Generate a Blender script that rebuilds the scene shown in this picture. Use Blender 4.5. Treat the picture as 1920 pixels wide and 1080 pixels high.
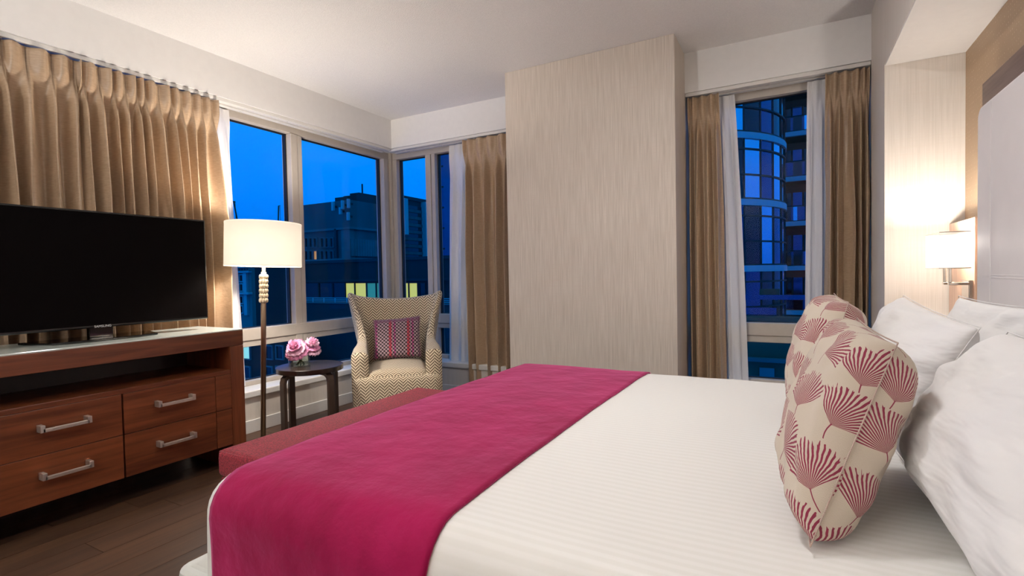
import bpy, bmesh, math, random
from mathutils import Vector, Matrix, noise
for o in list(bpy.data.objects): bpy.data.objects.remove(o, do_unlink=True)
S = bpy.context.scene
COL = S.collection
PI = math.pi

# ------------------------------------------------------------------ camera
F_PX = 959.08
RIGHT = Vector((0.8787, 0.4770, -0.0191)); UP = Vector((0.0043, 0.0320, 0.9995)); FWD = Vector((-0.4769, 0.8785, -0.0261))
CAM = Vector((0, 0, 1.15))
FWD.normalize(); RIGHT = (RIGHT - FWD * RIGHT.dot(FWD)).normalized(); UP = RIGHT.cross(FWD)
cd = bpy.data.cameras.new('camera'); cam = bpy.data.objects.new('camera', cd); COL.objects.link(cam)
cd.sensor_fit = 'HORIZONTAL'; cd.sensor_width = 36.0; cd.lens = 36.0 * F_PX / 1920
cd.clip_start = 0.02; cd.clip_end = 2000
M = Matrix((RIGHT, UP, -FWD)).transposed().to_4x4(); M.translation = CAM
cam.matrix_world = M
S.camera = cam
def ray(px, py): return FWD * F_PX + RIGHT * (px - 960) - UP * (py - 540)
def at_x(px, py, X): d = ray(px, py); return CAM + d * ((X - CAM.x) / d.x)
def at_y(px, py, Y): d = ray(px, py); return CAM + d * ((Y - CAM.y) / d.y)
def at_d(px, py, D): d = ray(px, py); return CAM + d * (D / F_PX)

# ------------------------------------------------------------------ world: blue-hour sky
W = bpy.data.worlds.new('dusk_sky'); S.world = W; W.use_nodes = True
nt = W.node_tree; nt.nodes.clear()
wo = nt.nodes.new('ShaderNodeOutputWorld'); wb = nt.nodes.new('ShaderNodeBackground')
tc = nt.nodes.new('ShaderNodeTexCoord'); sx = nt.nodes.new('ShaderNodeSeparateXYZ')
rp = nt.nodes.new('ShaderNodeValToRGB')
nt.links.new(tc.outputs['Generated'], sx.inputs[0]); nt.links.new(sx.outputs['Z'], rp.inputs[0])
e = rp.color_ramp.elements
e[0].position = 0.0; e[0].color = (0.0, 0.14, 0.75, 1)
e[1].position = 0.42; e[1].color = (0.0, 0.34, 1.0, 1)
m_ = rp.color_ramp.elements.new(0.16); m_.color = (0.0, 0.24, 1.0, 1)
nt.links.new(rp.outputs[0], wb.inputs[0]); wb.inputs[1].default_value = 1.0
nt.links.new(wb.outputs[0], wo.inputs[0])

# ------------------------------------------------------------------ exposure
S.view_settings.view_transform = 'Standard'; S.view_settings.look = 'None'
S.view_settings.exposure = 0.06; S.view_settings.gamma = 1.0; S.view_settings.use_curve_mapping = False

# light levels of the room's lamps and of the added uplight (watts)
P_FLOOR_LAMP = 66; P_SCONCE = 18; P_NEAR_SCONCE = 4.5; P_BED_LAMP = 20; P_ADDED_UPLIGHT = 152
WARM = (1.0, 0.93, 0.86); SOFT = (0.985, 0.99, 1.0)

# ------------------------------------------------------------------ helpers
def lin(c):
    c = c / 255.0
    return c / 12.92 if c <= 0.04045 else ((c + 0.055) / 1.055) ** 2.4
def rgb(r, g, b): return (lin(r), lin(g), lin(b), 1)

def mobj(name, V, F, m=None, parent=None, smooth=False, uv=None, bevel=0, seg=2, subsurf=0, solid=0, offset=0):
    me = bpy.data.meshes.new(name); me.from_pydata([tuple(v) for v in V], [], F); me.update()
    if uv is not None:
        l = me.uv_layers.new(name='UVMap')
        for p in me.polygons:
            for li in p.loop_indices: l.data[li].uv = uv[me.loops[li].vertex_index]
    o = bpy.data.objects.new(name, me); COL.objects.link(o)
    if m: me.materials.append(m)
    if parent: o.parent = parent
    if smooth:
        for p in me.polygons: p.use_smooth = True
    if solid:
        s = o.modifiers.new('solid', 'SOLIDIFY'); s.thickness = solid; s.offset = offset
    if bevel:
        b = o.modifiers.new('bevel', 'BEVEL'); b.width = bevel; b.segments = seg; b.limit_method = 'ANGLE'; b.angle_limit = 0.6
    if subsurf:
        b = o.modifiers.new('sub', 'SUBSURF'); b.levels = subsurf; b.render_levels = subsurf
    return o

class G:
    """collects simple shapes into one mesh"""
    def __init__(s): s.V = []; s.F = []
    def add(s, V, F):
        n = len(s.V); s.V += [Vector(v) for v in V]; s.F += [[i + n for i in f] for f in F]; return s
    def box(s, x0, x1, y0, y1, z0, z1):
        if x0 > x1: x0, x1 = x1, x0
        if y0 > y1: y0, y1 = y1, y0
        if z0 > z1: z0, z1 = z1, z0
        return s.add([(x0,y0,z0),(x1,y0,z0),(x1,y1,z0),(x0,y1,z0),(x0,y0,z1),(x1,y0,z1),(x1,y1,z1),(x0,y1,z1)],
              [(3,2,1,0),(4,5,6,7),(0,1,5,4),(1,2,6,5),(2,3,7,6),(3,0,4,7)])
    def prism(s, pts, axis, a, b):
        n = len(pts)
        def mk(p, t):
            return {'x': (t, p[0], p[1]), 'y': (p[0], t, p[1]), 'z': (p[0], p[1], t)}[axis]
        return s.add([mk(p, a) for p in pts] + [mk(p, b) for p in pts],
              [list(range(n))[::-1], list(range(n, 2*n))] + [(i, (i+1) % n, (i+1) % n + n, i + n) for i in range(n)])
    def lathe(s, prof, cx=0, cy=0, n=24, cap=True):
        V = []; F = []
        for r, z in prof:
            for i in range(n):
                t = 2*PI*i/n; V.append((cx + r*math.cos(t), cy + r*math.sin(t), z))
        k = len(prof)
        for j in range(k-1):
            for i in range(n):
                F.append((j*n+i, j*n+(i+1) % n, (j+1)*n+(i+1) % n, (j+1)*n+i))
        if cap:
            F.append(list(range(n))[::-1]); F.append([(k-1)*n+i for i in range(n)])
        return s.add(V, F)
    def tube(s, pts, r, n=8):
        pts = [Vector(p) for p in pts]; V = []; F = []
        for j, p in enumerate(pts):
            t = (pts[min(j+1, len(pts)-1)] - pts[max(j-1, 0)]).normalized()
            a = t.cross(Vector((0,0,1)))
            if a.length < 1e-3: a = t.cross(Vector((1,0,0)))
            a.normalize(); b = t.cross(a)
            for i in range(n):
                q = 2*PI*i/n; V.append(p + a*r*math.cos(q) + b*r*math.sin(q))
        for j in range(len(pts)-1):
            for i in range(n): F.append((j*n+i, j*n+(i+1) % n, (j+1)*n+(i+1) % n, (j+1)*n+i))
        F.append(list(range(n))[::-1]); F.append([(len(pts)-1)*n+i for i in range(n)])
        return s.add(V, F)
    def build(s, name, m, parent=None, **k): return mobj(name, s.V, s.F, m, parent, **k)

def tag(o, label, cat, group=None):
    o['label'] = label; o['category'] = cat
    if group: o['group'] = group
    return o
def thing(name, label, cat, loc=(0,0,0), rz=0, group=None):
    o = bpy.data.objects.new(name, None); COL.objects.link(o); o.location = loc; o.rotation_euler = (0,0,rz)
    o.empty_display_size = 0.1
    return tag(o, label, cat, group)
def struct(o, label=None):
    o['kind'] = 'structure'
    if label: o['label'] = label
    return o
def lamp(name, loc, power, color, parent, size=0.05):
    l = bpy.data.lights.new(name, 'POINT'); l.energy = power; l.color = color; l.shadow_soft_size = size
    o = bpy.data.objects.new(name, l); COL.objects.link(o); o.location = loc; o.parent = parent; return o
def new_child(src, name, parent, loc=(0,0,0), rz=0):
    o = src.copy(); COL.objects.link(o); o.name = name; o.parent = parent; o.location = loc; o.rotation_euler = (0,0,rz); return o

# ------------------------------------------------------------------ materials
def mat(name):
    m = bpy.data.materials.new(name); m.use_nodes = True
    n = m.node_tree.nodes; b = n['Principled BSDF']; return m, m.node_tree, b
def N(t, typ, **k):
    n = t.nodes.new(typ)
    for a, v in k.items(): setattr(n, a, v)
    return n
def plain(name, c, rough=0.5, metal=0, var=0.06, scale=20, bump=0, bscale=200, spec=0.5, stretch=(1,1,1), sheen=0):
    m, t, b = mat(name)
    tcn = N(t, 'ShaderNodeTexCoord'); mp = N(t, 'ShaderNodeMapping'); mp.inputs['Scale'].default_value = stretch
    no = N(t, 'ShaderNodeTexNoise'); no.inputs['Scale'].default_value = scale; no.inputs['Detail'].default_value = 3
    cr = N(t, 'ShaderNodeValToRGB')
    cr.color_ramp.elements[0].position = 0.3; cr.color_ramp.elements[1].position = 0.7
    cr.color_ramp.elements[0].color = tuple(max(0, x*(1-var)) for x in c[:3]) + (1,)
    cr.color_ramp.elements[1].color = tuple(min(1, x*(1+var)) for x in c[:3]) + (1,)
    t.links.new(tcn.outputs['Object'], mp.inputs[0]); t.links.new(mp.outputs[0], no.inputs[0])
    t.links.new(no.outputs[0], cr.inputs[0]); t.links.new(cr.outputs[0], b.inputs['Base Color'])
    b.inputs['Roughness'].default_value = rough; b.inputs['Metallic'].default_value = metal
    b.inputs['Specular IOR Level'].default_value = spec
    if sheen: b.inputs['Sheen Weight'].default_value = sheen
    if bump:
        n2 = N(t, 'ShaderNodeTexNoise'); n2.inputs['Scale'].default_value = bscale; n2.inputs['Detail'].default_value = 2
        bp = N(t, 'ShaderNodeBump'); bp.inputs['Strength'].default_value = bump; bp.inputs['Distance'].default_value = 0.004
        t.links.new(mp.outputs[0], n2.inputs[0]); t.links.new(n2.outputs[0], bp.inputs['Height']); t.links.new(bp.outputs[0], b.inputs['Normal'])
    return m
def emis(name, c, s):
    m, t, b = mat(name); b.inputs['Base Color'].default_value = c; b.inputs['Emission Color'].default_value = c; b.inputs['Emission Strength'].default_value = s
    return m
def wood(name, c0, c1, axis='y', rough=0.35, fine=60, rnd=0.0):
    m, t, b = mat(name)
    tcn = N(t, 'ShaderNodeTexCoord'); mp = N(t, 'ShaderNodeMapping')
    sc = {'x': (0.06,1,1), 'y': (1,0.06,1), 'z': (1,1,0.06)}[axis]; mp.inputs['Scale'].default_value = sc
    no = N(t, 'ShaderNodeTexNoise'); no.inputs['Scale'].default_value = fine; no.inputs['Detail'].default_value = 5; no.inputs['Distortion'].default_value = 0.6
    n2 = N(t, 'ShaderNodeTexNoise'); n2.inputs['Scale'].default_value = fine/6; n2.inputs['Detail'].default_value = 3
    ad = N(t, 'ShaderNodeMath', operation='ADD'); mu = N(t, 'ShaderNodeMath', operation='MULTIPLY'); mu.inputs[1].default_value = 0.5
    cr = N(t, 'ShaderNodeValToRGB'); cr.color_ramp.elements[0].position = 0.36; cr.color_ramp.elements[1].position = 0.64
    cr.color_ramp.elements[0].color = c0; cr.color_ramp.elements[1].color = c1
    oi = N(t, 'ShaderNodeObjectInfo'); va = N(t, 'ShaderNodeVectorMath', operation='ADD'); vm = N(t, 'ShaderNodeVectorMath', operation='SCALE')
    cx = N(t, 'ShaderNodeCombineXYZ')
    for i in range(3): t.links.new(oi.outputs['Random'], cx.inputs[i])
    t.links.new(cx.outputs[0], vm.inputs[0]); vm.inputs['Scale'].default_value = 31.0 if rnd else 7.0
    t.links.new(tcn.outputs['Object'], va.inputs[0]); t.links.new(vm.outputs[0], va.inputs[1]); t.links.new(va.outputs[0], mp.inputs[0])
    for q in (no, n2): t.links.new(mp.outputs[0], q.inputs[0])
    t.links.new(no.outputs[0], ad.inputs[0]); t.links.new(n2.outputs[0], ad.inputs[1]); t.links.new(ad.outputs[0], mu.inputs[0]); t.links.new(mu.outputs[0], cr.inputs[0])
    if rnd:
        hv = N(t, 'ShaderNodeHueSaturation'); mr = N(t, 'ShaderNodeMapRange'); mr.inputs['To Min'].default_value = 1-rnd; mr.inputs['To Max'].default_value = 1+rnd
        t.links.new(oi.outputs['Random'], mr.inputs[0]); t.links.new(mr.outputs[0], hv.inputs['Value']); t.links.new(cr.outputs[0], hv.inputs['Color']); t.links.new(hv.outputs[0], b.inputs['Base Color'])
    else: t.links.new(cr.outputs[0], b.inputs['Base Color'])
    b.inputs['Roughness'].default_value = rough
    return m
def wallpaper(name, c0, c1, c2):
    """linen-look paper with broken vertical threads and faint cross threads"""
    m, t, b = mat(name); tcn = N(t, 'ShaderNodeTexCoord')
    def streak(sc, scale):
        mp = N(t, 'ShaderNodeMapping'); mp.inputs['Scale'].default_value = sc
        no = N(t, 'ShaderNodeTexNoise'); no.inputs['Scale'].default_value = scale; no.inputs['Detail'].default_value = 2
        t.links.new(tcn.outputs['Object'], mp.inputs[0]); t.links.new(mp.outputs[0], no.inputs[0]); return no
    a = streak((1,1,0.02), 210); h = streak((0.03,0.03,1), 160)
    cr = N(t, 'ShaderNodeValToRGB'); cr.color_ramp.elements[0].position = 0.34; cr.color_ramp.elements[0].color = c0
    cr.color_ramp.elements[1].position = 0.62; cr.color_ramp.elements[1].color = c1
    mx = N(t, 'ShaderNodeMix', data_type='RGBA'); mx.inputs['B'].default_value = c2
    mr = N(t, 'ShaderNodeMapRange'); mr.inputs['From Min'].default_value = 0.5; mr.inputs['From Max'].default_value = 0.75; mr.inputs['To Max'].default_value = 0.45
    t.links.new(a.outputs[0], cr.inputs[0]); t.links.new(h.outputs[0], mr.inputs[0]); t.links.new(mr.outputs[0], mx.inputs['Factor'])
    t.links.new(cr.outputs[0], mx.inputs['A']); t.links.new(mx.outputs['Result'], b.inputs['Base Color'])
    b.inputs['Roughness'].default_value = 0.7
    return m

M_paint = plain('white_paint', rgb(226,223,219), 0.6, var=0.015)
M_ceil = plain('stipple_ceiling', rgb(225,222,219), 0.9, var=0.04, scale=140, bump=0.9, bscale=170)
M_paper = wallpaper('linen_paper', rgb(194,182,168), rgb(212,201,188), rgb(204,190,175))
M_paper2 = wallpaper('linen_paper_pier', rgb(212,204,193), rgb(221,213,203), rgb(215,205,192))
def dotted():
    m, t, b = mat('tan_dotted_paper'); tcn = N(t, 'ShaderNodeTexCoord'); vo = N(t, 'ShaderNodeTexVoronoi'); vo.inputs['Scale'].default_value = 46; vo.inputs['Randomness'].default_value = 0.12
    cr = N(t, 'ShaderNodeValToRGB'); cr.color_ramp.elements[0].position = 0.20; cr.color_ramp.elements[1].position = 0.30
    cr.color_ramp.elements[0].color = rgb(206,182,150); cr.color_ramp.elements[1].color = rgb(174,146,114)
    t.links.new(tcn.outputs['Object'], vo.inputs['Vector']); t.links.new(vo.outputs['Distance'], cr.inputs[0]); t.links.new(cr.outputs[0], b.inputs['Base Color'])
    b.inputs['Roughness'].default_value = 0.45; return m
M_tan = dotted()
M_trim = plain('white_trim', rgb(222,219,214), 0.45, var=0.01)
M_frame = plain('taupe_aluminium', rgb(186,176,164), 0.45, metal=0.0, var=0.03)
M_gasket = plain('black_gasket', rgb(16,16,20), 0.6)
M_track = plain('white_track', rgb(214,210,204), 0.4, var=0.01)
M_plank = wood('floor_wood', rgb(50,33,23), rgb(82,57,40), 'y', 0.40, 34, 0.12)
M_floor = plain('floor_under', rgb(30,20,15), 0.7)
M_cherry = wood('cherry_wood', rgb(80,38,20), rgb(126,68,40), 'y', 0.30, 46)
M_cherryv = wood('cherry_wood_upright', rgb(78,36,19), rgb(120,64,38), 'z', 0.30, 46)
M_dark = plain('dark_brown_wood', rgb(34,15,9), 0.5)  # very dark brown wood for the dresser's back panel
M_nickel = plain('brushed_nickel', rgb(214,206,196), 0.38, metal=0.85, var=0.04, scale=90)
M_bronze = plain('satin_bronze', rgb(150,132,112), 0.32, metal=0.9, var=0.05)
M_bead = plain('pale_bead_metal', rgb(214,200,176), 0.35, metal=0.5, var=0.04)
M_chrome = plain('chrome', rgb(225,220,212), 0.12, metal=1, var=0.01)
M_black = plain('black_plastic', rgb(10,9,9), 0.25, var=0.05)
M_screen = plain('black_screen', rgb(8,5,5), 0.5, var=0.02, spec=0.03)
M_gloss = plain('gloss_black', rgb(12,10,10), 0.08, var=0.03)
M_logo = plain('silver_print', rgb(200,200,200), 0.4)
M_espresso = plain('espresso_wood', rgb(36,24,20), 0.22, var=0.12, scale=30, stretch=(1,1,0.1))
M_legwood = plain('dark_leg_wood', rgb(66,50,40), 0.35, var=0.12, scale=30, stretch=(1,1,0.1))
M_white = plain('white_cotton', rgb(234,231,227), 0.75, var=0.015, scale=40, bump=0.12, bscale=260, sheen=0.15)
def wrinkled():
    m, t, b = mat('wrinkled_white_cotton'); tcn = N(t, 'ShaderNodeTexCoord')
    b.inputs['Base Color'].default_value = rgb(232,229,226); b.inputs['Roughness'].default_value = 0.8; b.inputs['Sheen Weight'].default_value = 0.1
    mp = N(t, 'ShaderNodeMapping'); mp.inputs['Scale'].default_value = (1.0, 0.45, 2.4); mp.inputs['Rotation'].default_value = (0.5, 0.2, 0.3)
    no = N(t, 'ShaderNodeTexNoise'); no.inputs['Scale'].default_value = 7; no.inputs['Detail'].default_value = 3; no.inputs['Distortion'].default_value = 0.15
    bp = N(t, 'ShaderNodeBump'); bp.inputs['Strength'].default_value = 0.5; bp.inputs['Distance'].default_value = 0.035
    t.links.new(tcn.outputs['Object'], mp.inputs[0]); t.links.new(mp.outputs[0], no.inputs[0]); t.links.new(no.outputs[0], bp.inputs['Height']); t.links.new(bp.outputs[0], b.inputs['Normal'])
    return m
M_pcotton = wrinkled()
M_leather = plain('white_leather', rgb(214,214,206), 0.4, var=0.02, bump=0.1, bscale=350)
M_headb = plain('headboard_fabric', rgb(228,221,217), 0.6, var=0.02, scale=8, bump=0.12, bscale=420)
M_stitch = plain('pale_stitch', rgb(236,230,226), 0.6)
M_dwood = wood('grey_brown_wood', rgb(92,72,62), rgb(124,102,90), 'y', 0.45, 60)
M_pwood = wood('light_oak_panel', rgb(196,158,134), rgb(222,188,164), 'z', 0.42, 60)
M_flesh_ = None

def satin_stripe():
    m, t, b = mat('satin_stripe_cotton'); tcn = N(t, 'ShaderNodeTexCoord'); sp = N(t, 'ShaderNodeSeparateXYZ')
    ml = N(t, 'ShaderNodeMath', operation='MULTIPLY'); ml.inputs[1].default_value = 2*PI/0.022
    sn = N(t, 'ShaderNodeMath', operation='SINE'); mr = N(t, 'ShaderNodeMapRange'); mr.inputs['From Min'].default_value = -0.4; mr.inputs['From Max'].default_value = 0.4
    mr.inputs['To Min'].default_value = 0.5; mr.inputs['To Max'].default_value = 0.72
    cr = N(t, 'ShaderNodeMapRange'); cr.inputs['From Min'].default_value = -0.5; cr.inputs['From Max'].default_value = 0.5
    mx = N(t, 'ShaderNodeMix', data_type='RGBA'); mx.inputs['A'].default_value = rgb(233,230,224); mx.inputs['B'].default_value = rgb(229,226,219)
    t.links.new(tcn.outputs['Object'], sp.inputs[0]); t.links.new(sp.outputs['Y'], ml.inputs[0]); t.links.new(ml.outputs[0], sn.inputs[0])
    t.links.new(sn.outputs[0], mr.inputs[0]); t.links.new(sn.outputs[0], cr.inputs[0]); t.links.new(cr.outputs[0], mx.inputs['Factor'])
    t.links.new(mx.outputs['Result'], b.inputs['Base Color']); t.links.new(mr.outputs[0], b.inputs['Roughness'])
    return m
M_duvet = satin_stripe()

def silk(name, c0, c1):
    m, t, b = mat(name); tcn = N(t, 'ShaderNodeTexCoord')
    mp = N(t, 'ShaderNodeMapping'); mp.inputs['Scale'].default_value = (0.12,0.12,1)
    no = N(t, 'ShaderNodeTexNoise'); no.inputs['Scale'].default_value = 260; no.inputs['Detail'].default_value = 3
    cr = N(t, 'ShaderNodeValToRGB'); cr.color_ramp.elements[0].position = 0.35; cr.color_ramp.elements[1].position = 0.65
    cr.color_ramp.elements[0].color = c0; cr.color_ramp.elements[1].color = c1
    bp = N(t, 'ShaderNodeBump'); bp.inputs['Strength'].default_value = 0.15; bp.inputs['Distance'].default_value = 0.002
    n2 = N(t, 'ShaderNodeTexNoise'); n2.inputs['Scale'].default_value = 22; n2.inputs['Detail'].default_value = 2
    b2 = N(t, 'ShaderNodeBump'); b2.inputs['Strength'].default_value = 0.25; b2.inputs['Distance'].default_value = 0.01
    t.links.new(tcn.outputs['Object'], mp.inputs[0]); t.links.new(mp.outputs[0], no.inputs[0]); t.links.new(no.outputs[0], cr.inputs[0])
    t.links.new(cr.outputs[0], b.inputs['Base Color']); t.links.new(no.outputs[0], bp.inputs['Height'])
    t.links.new(tcn.outputs['Object'], n2.inputs[0]); t.links.new(n2.outputs[0], b2.inputs['Height']); t.links.new(bp.outputs[0], b2.inputs['Normal']); t.links.new(b2.outputs[0], b.inputs['Normal'])
    b.inputs['Roughness'].default_value = 0.42; b.inputs['Specular IOR Level'].default_value = 0.55
    b.inputs['Sheen Weight'].default_value = 0.2; b.inputs['Sheen Tint'].default_value = (1, .85, .65, 1)
    return m
M_silk = silk('bronze_silk', rgb(164,138,110), rgb(178,152,124))

def sheer_mat():
    m = bpy.data.materials.new('white_voile'); m.use_nodes = True; t = m.node_tree; t.nodes.clear()
    o = N(t, 'ShaderNodeOutputMaterial'); d = N(t, 'ShaderNodeBsdfDiffuse'); d.inputs[0].default_value = rgb(238,234,230)
    tl = N(t, 'ShaderNodeBsdfTranslucent'); tl.inputs[0].default_value = rgb(236,234,232)
    tr = N(t, 'ShaderNodeBsdfTransparent'); a = N(t, 'ShaderNodeMixShader'); a.inputs[0].default_value = 0.18; b = N(t, 'ShaderNodeMixShader')
    tcn = N(t, 'ShaderNodeTexCoord'); no = N(t, 'ShaderNodeTexNoise'); no.inputs['Scale'].default_value = 400
    mr = N(t, 'ShaderNodeMapRange'); mr.inputs['To Min'].default_value = 0.0; mr.inputs['To Max'].default_value = 0.10
    t.links.new(tcn.outputs['Object'], no.inputs[0]); t.links.new(no.outputs[0], mr.inputs[0]); t.links.new(mr.outputs[0], b.inputs[0])
    t.links.new(d.outputs[0], a.inputs[1]); t.links.new(tl.outputs[0], a.inputs[2]); t.links.new(a.outputs[0], b.inputs[1]); t.links.new(tr.outputs[0], b.inputs[2])
    t.links.new(b.outputs[0], o.inputs[0]); return m
M_sheer = sheer_mat()

def glass_mat(name, ior=1.5, tint=(1,1,1,1), rough=0.0):
    m = bpy.data.materials.new(name); m.use_nodes = True; t = m.node_tree; t.nodes.clear()
    o = N(t, 'ShaderNodeOutputMaterial'); tr = N(t, 'ShaderNodeBsdfTransparent'); tr.inputs[0].default_value = tint
    g = N(t, 'ShaderNodeBsdfGlossy'); g.inputs['Roughness'].default_value = rough
    lw = N(t, 'ShaderNodeLayerWeight'); lw.inputs['Blend'].default_value = 0.5; mx = N(t, 'ShaderNodeMixShader')
    pw5 = N(t, 'ShaderNodeMath', operation='POWER'); pw5.inputs[1].default_value = 5.0; f0 = ((ior-1)/(ior+1))**2
    sch = N(t, 'ShaderNodeMath', operation='MULTIPLY_ADD'); sch.inputs[1].default_value = 1-f0; sch.inputs[2].default_value = f0
    t.links.new(lw.outputs['Facing'], pw5.inputs[0]); t.links.new(pw5.outputs[0], sch.inputs[0])
    t.links.new(sch.outputs[0], mx.inputs[0]); t.links.new(tr.outputs[0], mx.inputs[1]); t.links.new(g.outputs[0], mx.inputs[2]); t.links.new(mx.outputs[0], o.inputs[0])
    return m
M_glass = glass_mat('window_glass', 1.22, (0.96, 0.98, 1, 1))
M_vase = glass_mat('vase_glass', 1.5, (0.93, 0.96, 0.95, 1))
M_water = glass_mat('water', 1.33, (0.88, 0.93, 0.90, 1))
M_glasstop = plain('back_painted_glass', rgb(206,214,206), 0.06, var=0.01)

def shade_mat(name, c, s, thru):
    m, t, b = mat(name)
    b.inputs['Base Color'].default_value = rgb(236,226,208); b.inputs['Roughness'].default_value = 0.8
    b.inputs['Emission Color'].default_value = c; b.inputs['Emission Strength'].default_value = s
    tcn = N(t, 'ShaderNodeTexCoord'); no = N(t, 'ShaderNodeTexNoise'); no.inputs['Scale'].default_value = 260
    bp = N(t, 'ShaderNodeBump'); bp.inputs['Strength'].default_value = 0.1
    t.links.new(tcn.outputs['Object'], no.inputs[0]); t.links.new(no.outputs[0], bp.inputs['Height']); t.links.new(bp.outputs[0], b.inputs['Normal'])
    tr = N(t, 'ShaderNodeBsdfTransparent'); mx = N(t, 'ShaderNodeMixShader'); mx.inputs[0].default_value = thru
    t.links.new(b.outputs[0], mx.inputs[1]); t.links.new(tr.outputs[0], mx.inputs[2]); t.links.new(mx.outputs[0], t.nodes['Material Output'].inputs[0])
    return m
M_shade = shade_mat('lit_lamp_shade', (1.0, 0.90, 0.74, 1), 0.50, 0.06)
M_sshade = shade_mat('lit_sconce_shade', (1.0, 0.92, 0.83, 1), 0.55, 0.33)

def uv_pattern(name, fn, rough=0.8, sheen=0.2, bump=0.15):
    m, t, b = mat(name); u = N(t, 'ShaderNodeUVMap'); u.uv_map = 'UVMap'
    sp = N(t, 'ShaderNodeSeparateXYZ'); t.links.new(u.outputs[0], sp.inputs[0])
    c = fn(t, u.outputs[0], sp.outputs[0], sp.outputs[1]); t.links.new(c, b.inputs['Base Color'])
    b.inputs['Roughness'].default_value = rough; b.inputs['Sheen Weight'].default_value = sheen
    no = N(t, 'ShaderNodeTexNoise'); no.inputs['Scale'].default_value = 500; bp = N(t, 'ShaderNodeBump'); bp.inputs['Strength'].default_value = bump; bp.inputs['Distance'].default_value = 0.003
    t.links.new(u.outputs[0], no.inputs[0]); t.links.new(no.outputs[0], bp.inputs['Height']); t.links.new(bp.outputs[0], b.inputs['Normal'])
    return m
def mth(t, op, a, b=None, c=None):
    n = N(t, 'ShaderNodeMath', operation=op)
    for i, v in enumerate((a, b, c)):
        if v is None: continue
        if isinstance(v, (int, float)): n.inputs[i].default_value = v
        else: t.links.new(v, n.inputs[i])
    return n.outputs[0]
def mixc(t, f, a, b):
    n = N(t, 'ShaderNodeMix', data_type='RGBA')
    for k, v in (('Factor', f), ('A', a), ('B', b)):
        if isinstance(v, (tuple, float, int)): n.inputs[k].default_value = v
        else: t.links.new(v, n.inputs[k])
    return n.outputs['Result']
def zigzag(t, uv, u, v):
    P = 0.072
    tri = mth(t, 'PINGPONG', u, P/2)                        # 0..P/2
    # broken zigzag: every half period the stripe set steps by one line, giving the meander hooks
    half = mth(t, 'FLOOR', mth(t, 'DIVIDE', u, P/2))
    par = mth(t, 'MODULO', mth(t, 'ABSOLUTE', half), 2.0)
    stp = mth(t, 'MULTIPLY', par, 0.0082)
    s = mth(t, 'ADD', mth(t, 'ADD', v, mth(t, 'MULTIPLY', tri, 0.95)), stp)
    fr = mth(t, 'FRACT', mth(t, 'DIVIDE', s, 0.0245))
    ln = mth(t, 'LESS_THAN', fr, 0.40)
    return mixc(t, ln, rgb(222,206,176), rgb(84,62,40))
M_zig = uv_pattern('zigzag_tweed', zigzag, 0.85, 0.15)
def fans(t, uv, u, v):
    sc = N(t, 'ShaderNodeVectorMath', operation='SCALE'); sc.inputs['Scale'].default_value = 1/0.128; t.links.new(uv, sc.inputs[0])
    vo = N(t, 'ShaderNodeTexVoronoi', voronoi_dimensions='2D'); vo.inputs['Scale'].default_value = 1.0; vo.inputs['Randomness'].default_value = 0.22
    t.links.new(sc.outputs[0], vo.inputs['Vector'])
    sb = N(t, 'ShaderNodeVectorMath', operation='SUBTRACT'); t.links.new(sc.outputs[0], sb.inputs[0]); t.links.new(vo.outputs['Position'], sb.inputs[1])
    sp = N(t, 'ShaderNodeSeparateXYZ'); t.links.new(sb.outputs[0], sp.inputs[0]); cs = N(t, 'ShaderNodeSeparateXYZ'); t.links.new(vo.outputs['Color'], cs.inputs[0])
    rot = mth(t, 'MULTIPLY', mth(t, 'SUBTRACT', cs.outputs[0], 0.5), 1.5)
    c = mth(t, 'COSINE', rot); s = mth(t, 'SINE', rot)
    x = mth(t, 'SUBTRACT', mth(t, 'MULTIPLY', sp.outputs[0], c), mth(t, 'MULTIPLY', sp.outputs[1], s))
    y = mth(t, 'ADD', mth(t, 'ADD', mth(t, 'MULTIPLY', sp.outputs[0], s), mth(t, 'MULTIPLY', sp.outputs[1], c)), 0.30)
    r = mth(t, 'SQRT', mth(t, 'ADD', mth(t, 'MULTIPLY', x, x), mth(t, 'MULTIPLY', y, y)))
    a = mth(t, 'ARCTAN2', x, y)
    no = N(t, 'ShaderNodeTexNoise'); no.inputs['Scale'].default_value = 5.0; t.links.new(sc.outputs[0], no.inputs[0])
    nz = mth(t, 'SUBTRACT', no.outputs[0], 0.5)
    st = mth(t, 'SINE', mth(t, 'ADD', mth(t, 'MULTIPLY', a, 50.0), mth(t, 'MULTIPLY', nz, 4.5)))
    thr = mth(t, 'SUBTRACT', mth(t, 'MULTIPLY', r, 1.15), 0.60)            # thick near the stalk, thin outside
    line = mth(t, 'GREATER_THAN', st, thr)
    rim = mth(t, 'ADD', mth(t, 'ADD', 0.72, mth(t, 'MULTIPLY', nz, 0.25)), mth(t, 'MULTIPLY', mth(t, 'SINE', mth(t, 'MULTIPLY', a, 61.0)), 0.03))
    ins = mth(t, 'MULTIPLY', mth(t, 'LESS_THAN', r, rim), mth(t, 'LESS_THAN', mth(t, 'ABSOLUTE', a), 1.12))
    fan = mth(t, 'MULTIPLY', line, ins)
    stem = mth(t, 'MULTIPLY', mth(t, 'LESS_THAN', mth(t, 'ABSOLUTE', mth(t, 'ADD', x, mth(t, 'MULTIPLY', mth(t, 'MULTIPLY', y, y), 0.8))), 0.010),
               mth(t, 'MULTIPLY', mth(t, 'LESS_THAN', y, 0.02), mth(t, 'GREATER_THAN', y, -0.30)))
    k = mth(t, 'MAXIMUM', fan, stem)
    return mixc(t, k, rgb(196,182,164), rgb(132,34,62))
M_fan = uv_pattern('fan_print_linen', fans, 0.85, 0.1, 0.3)
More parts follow.
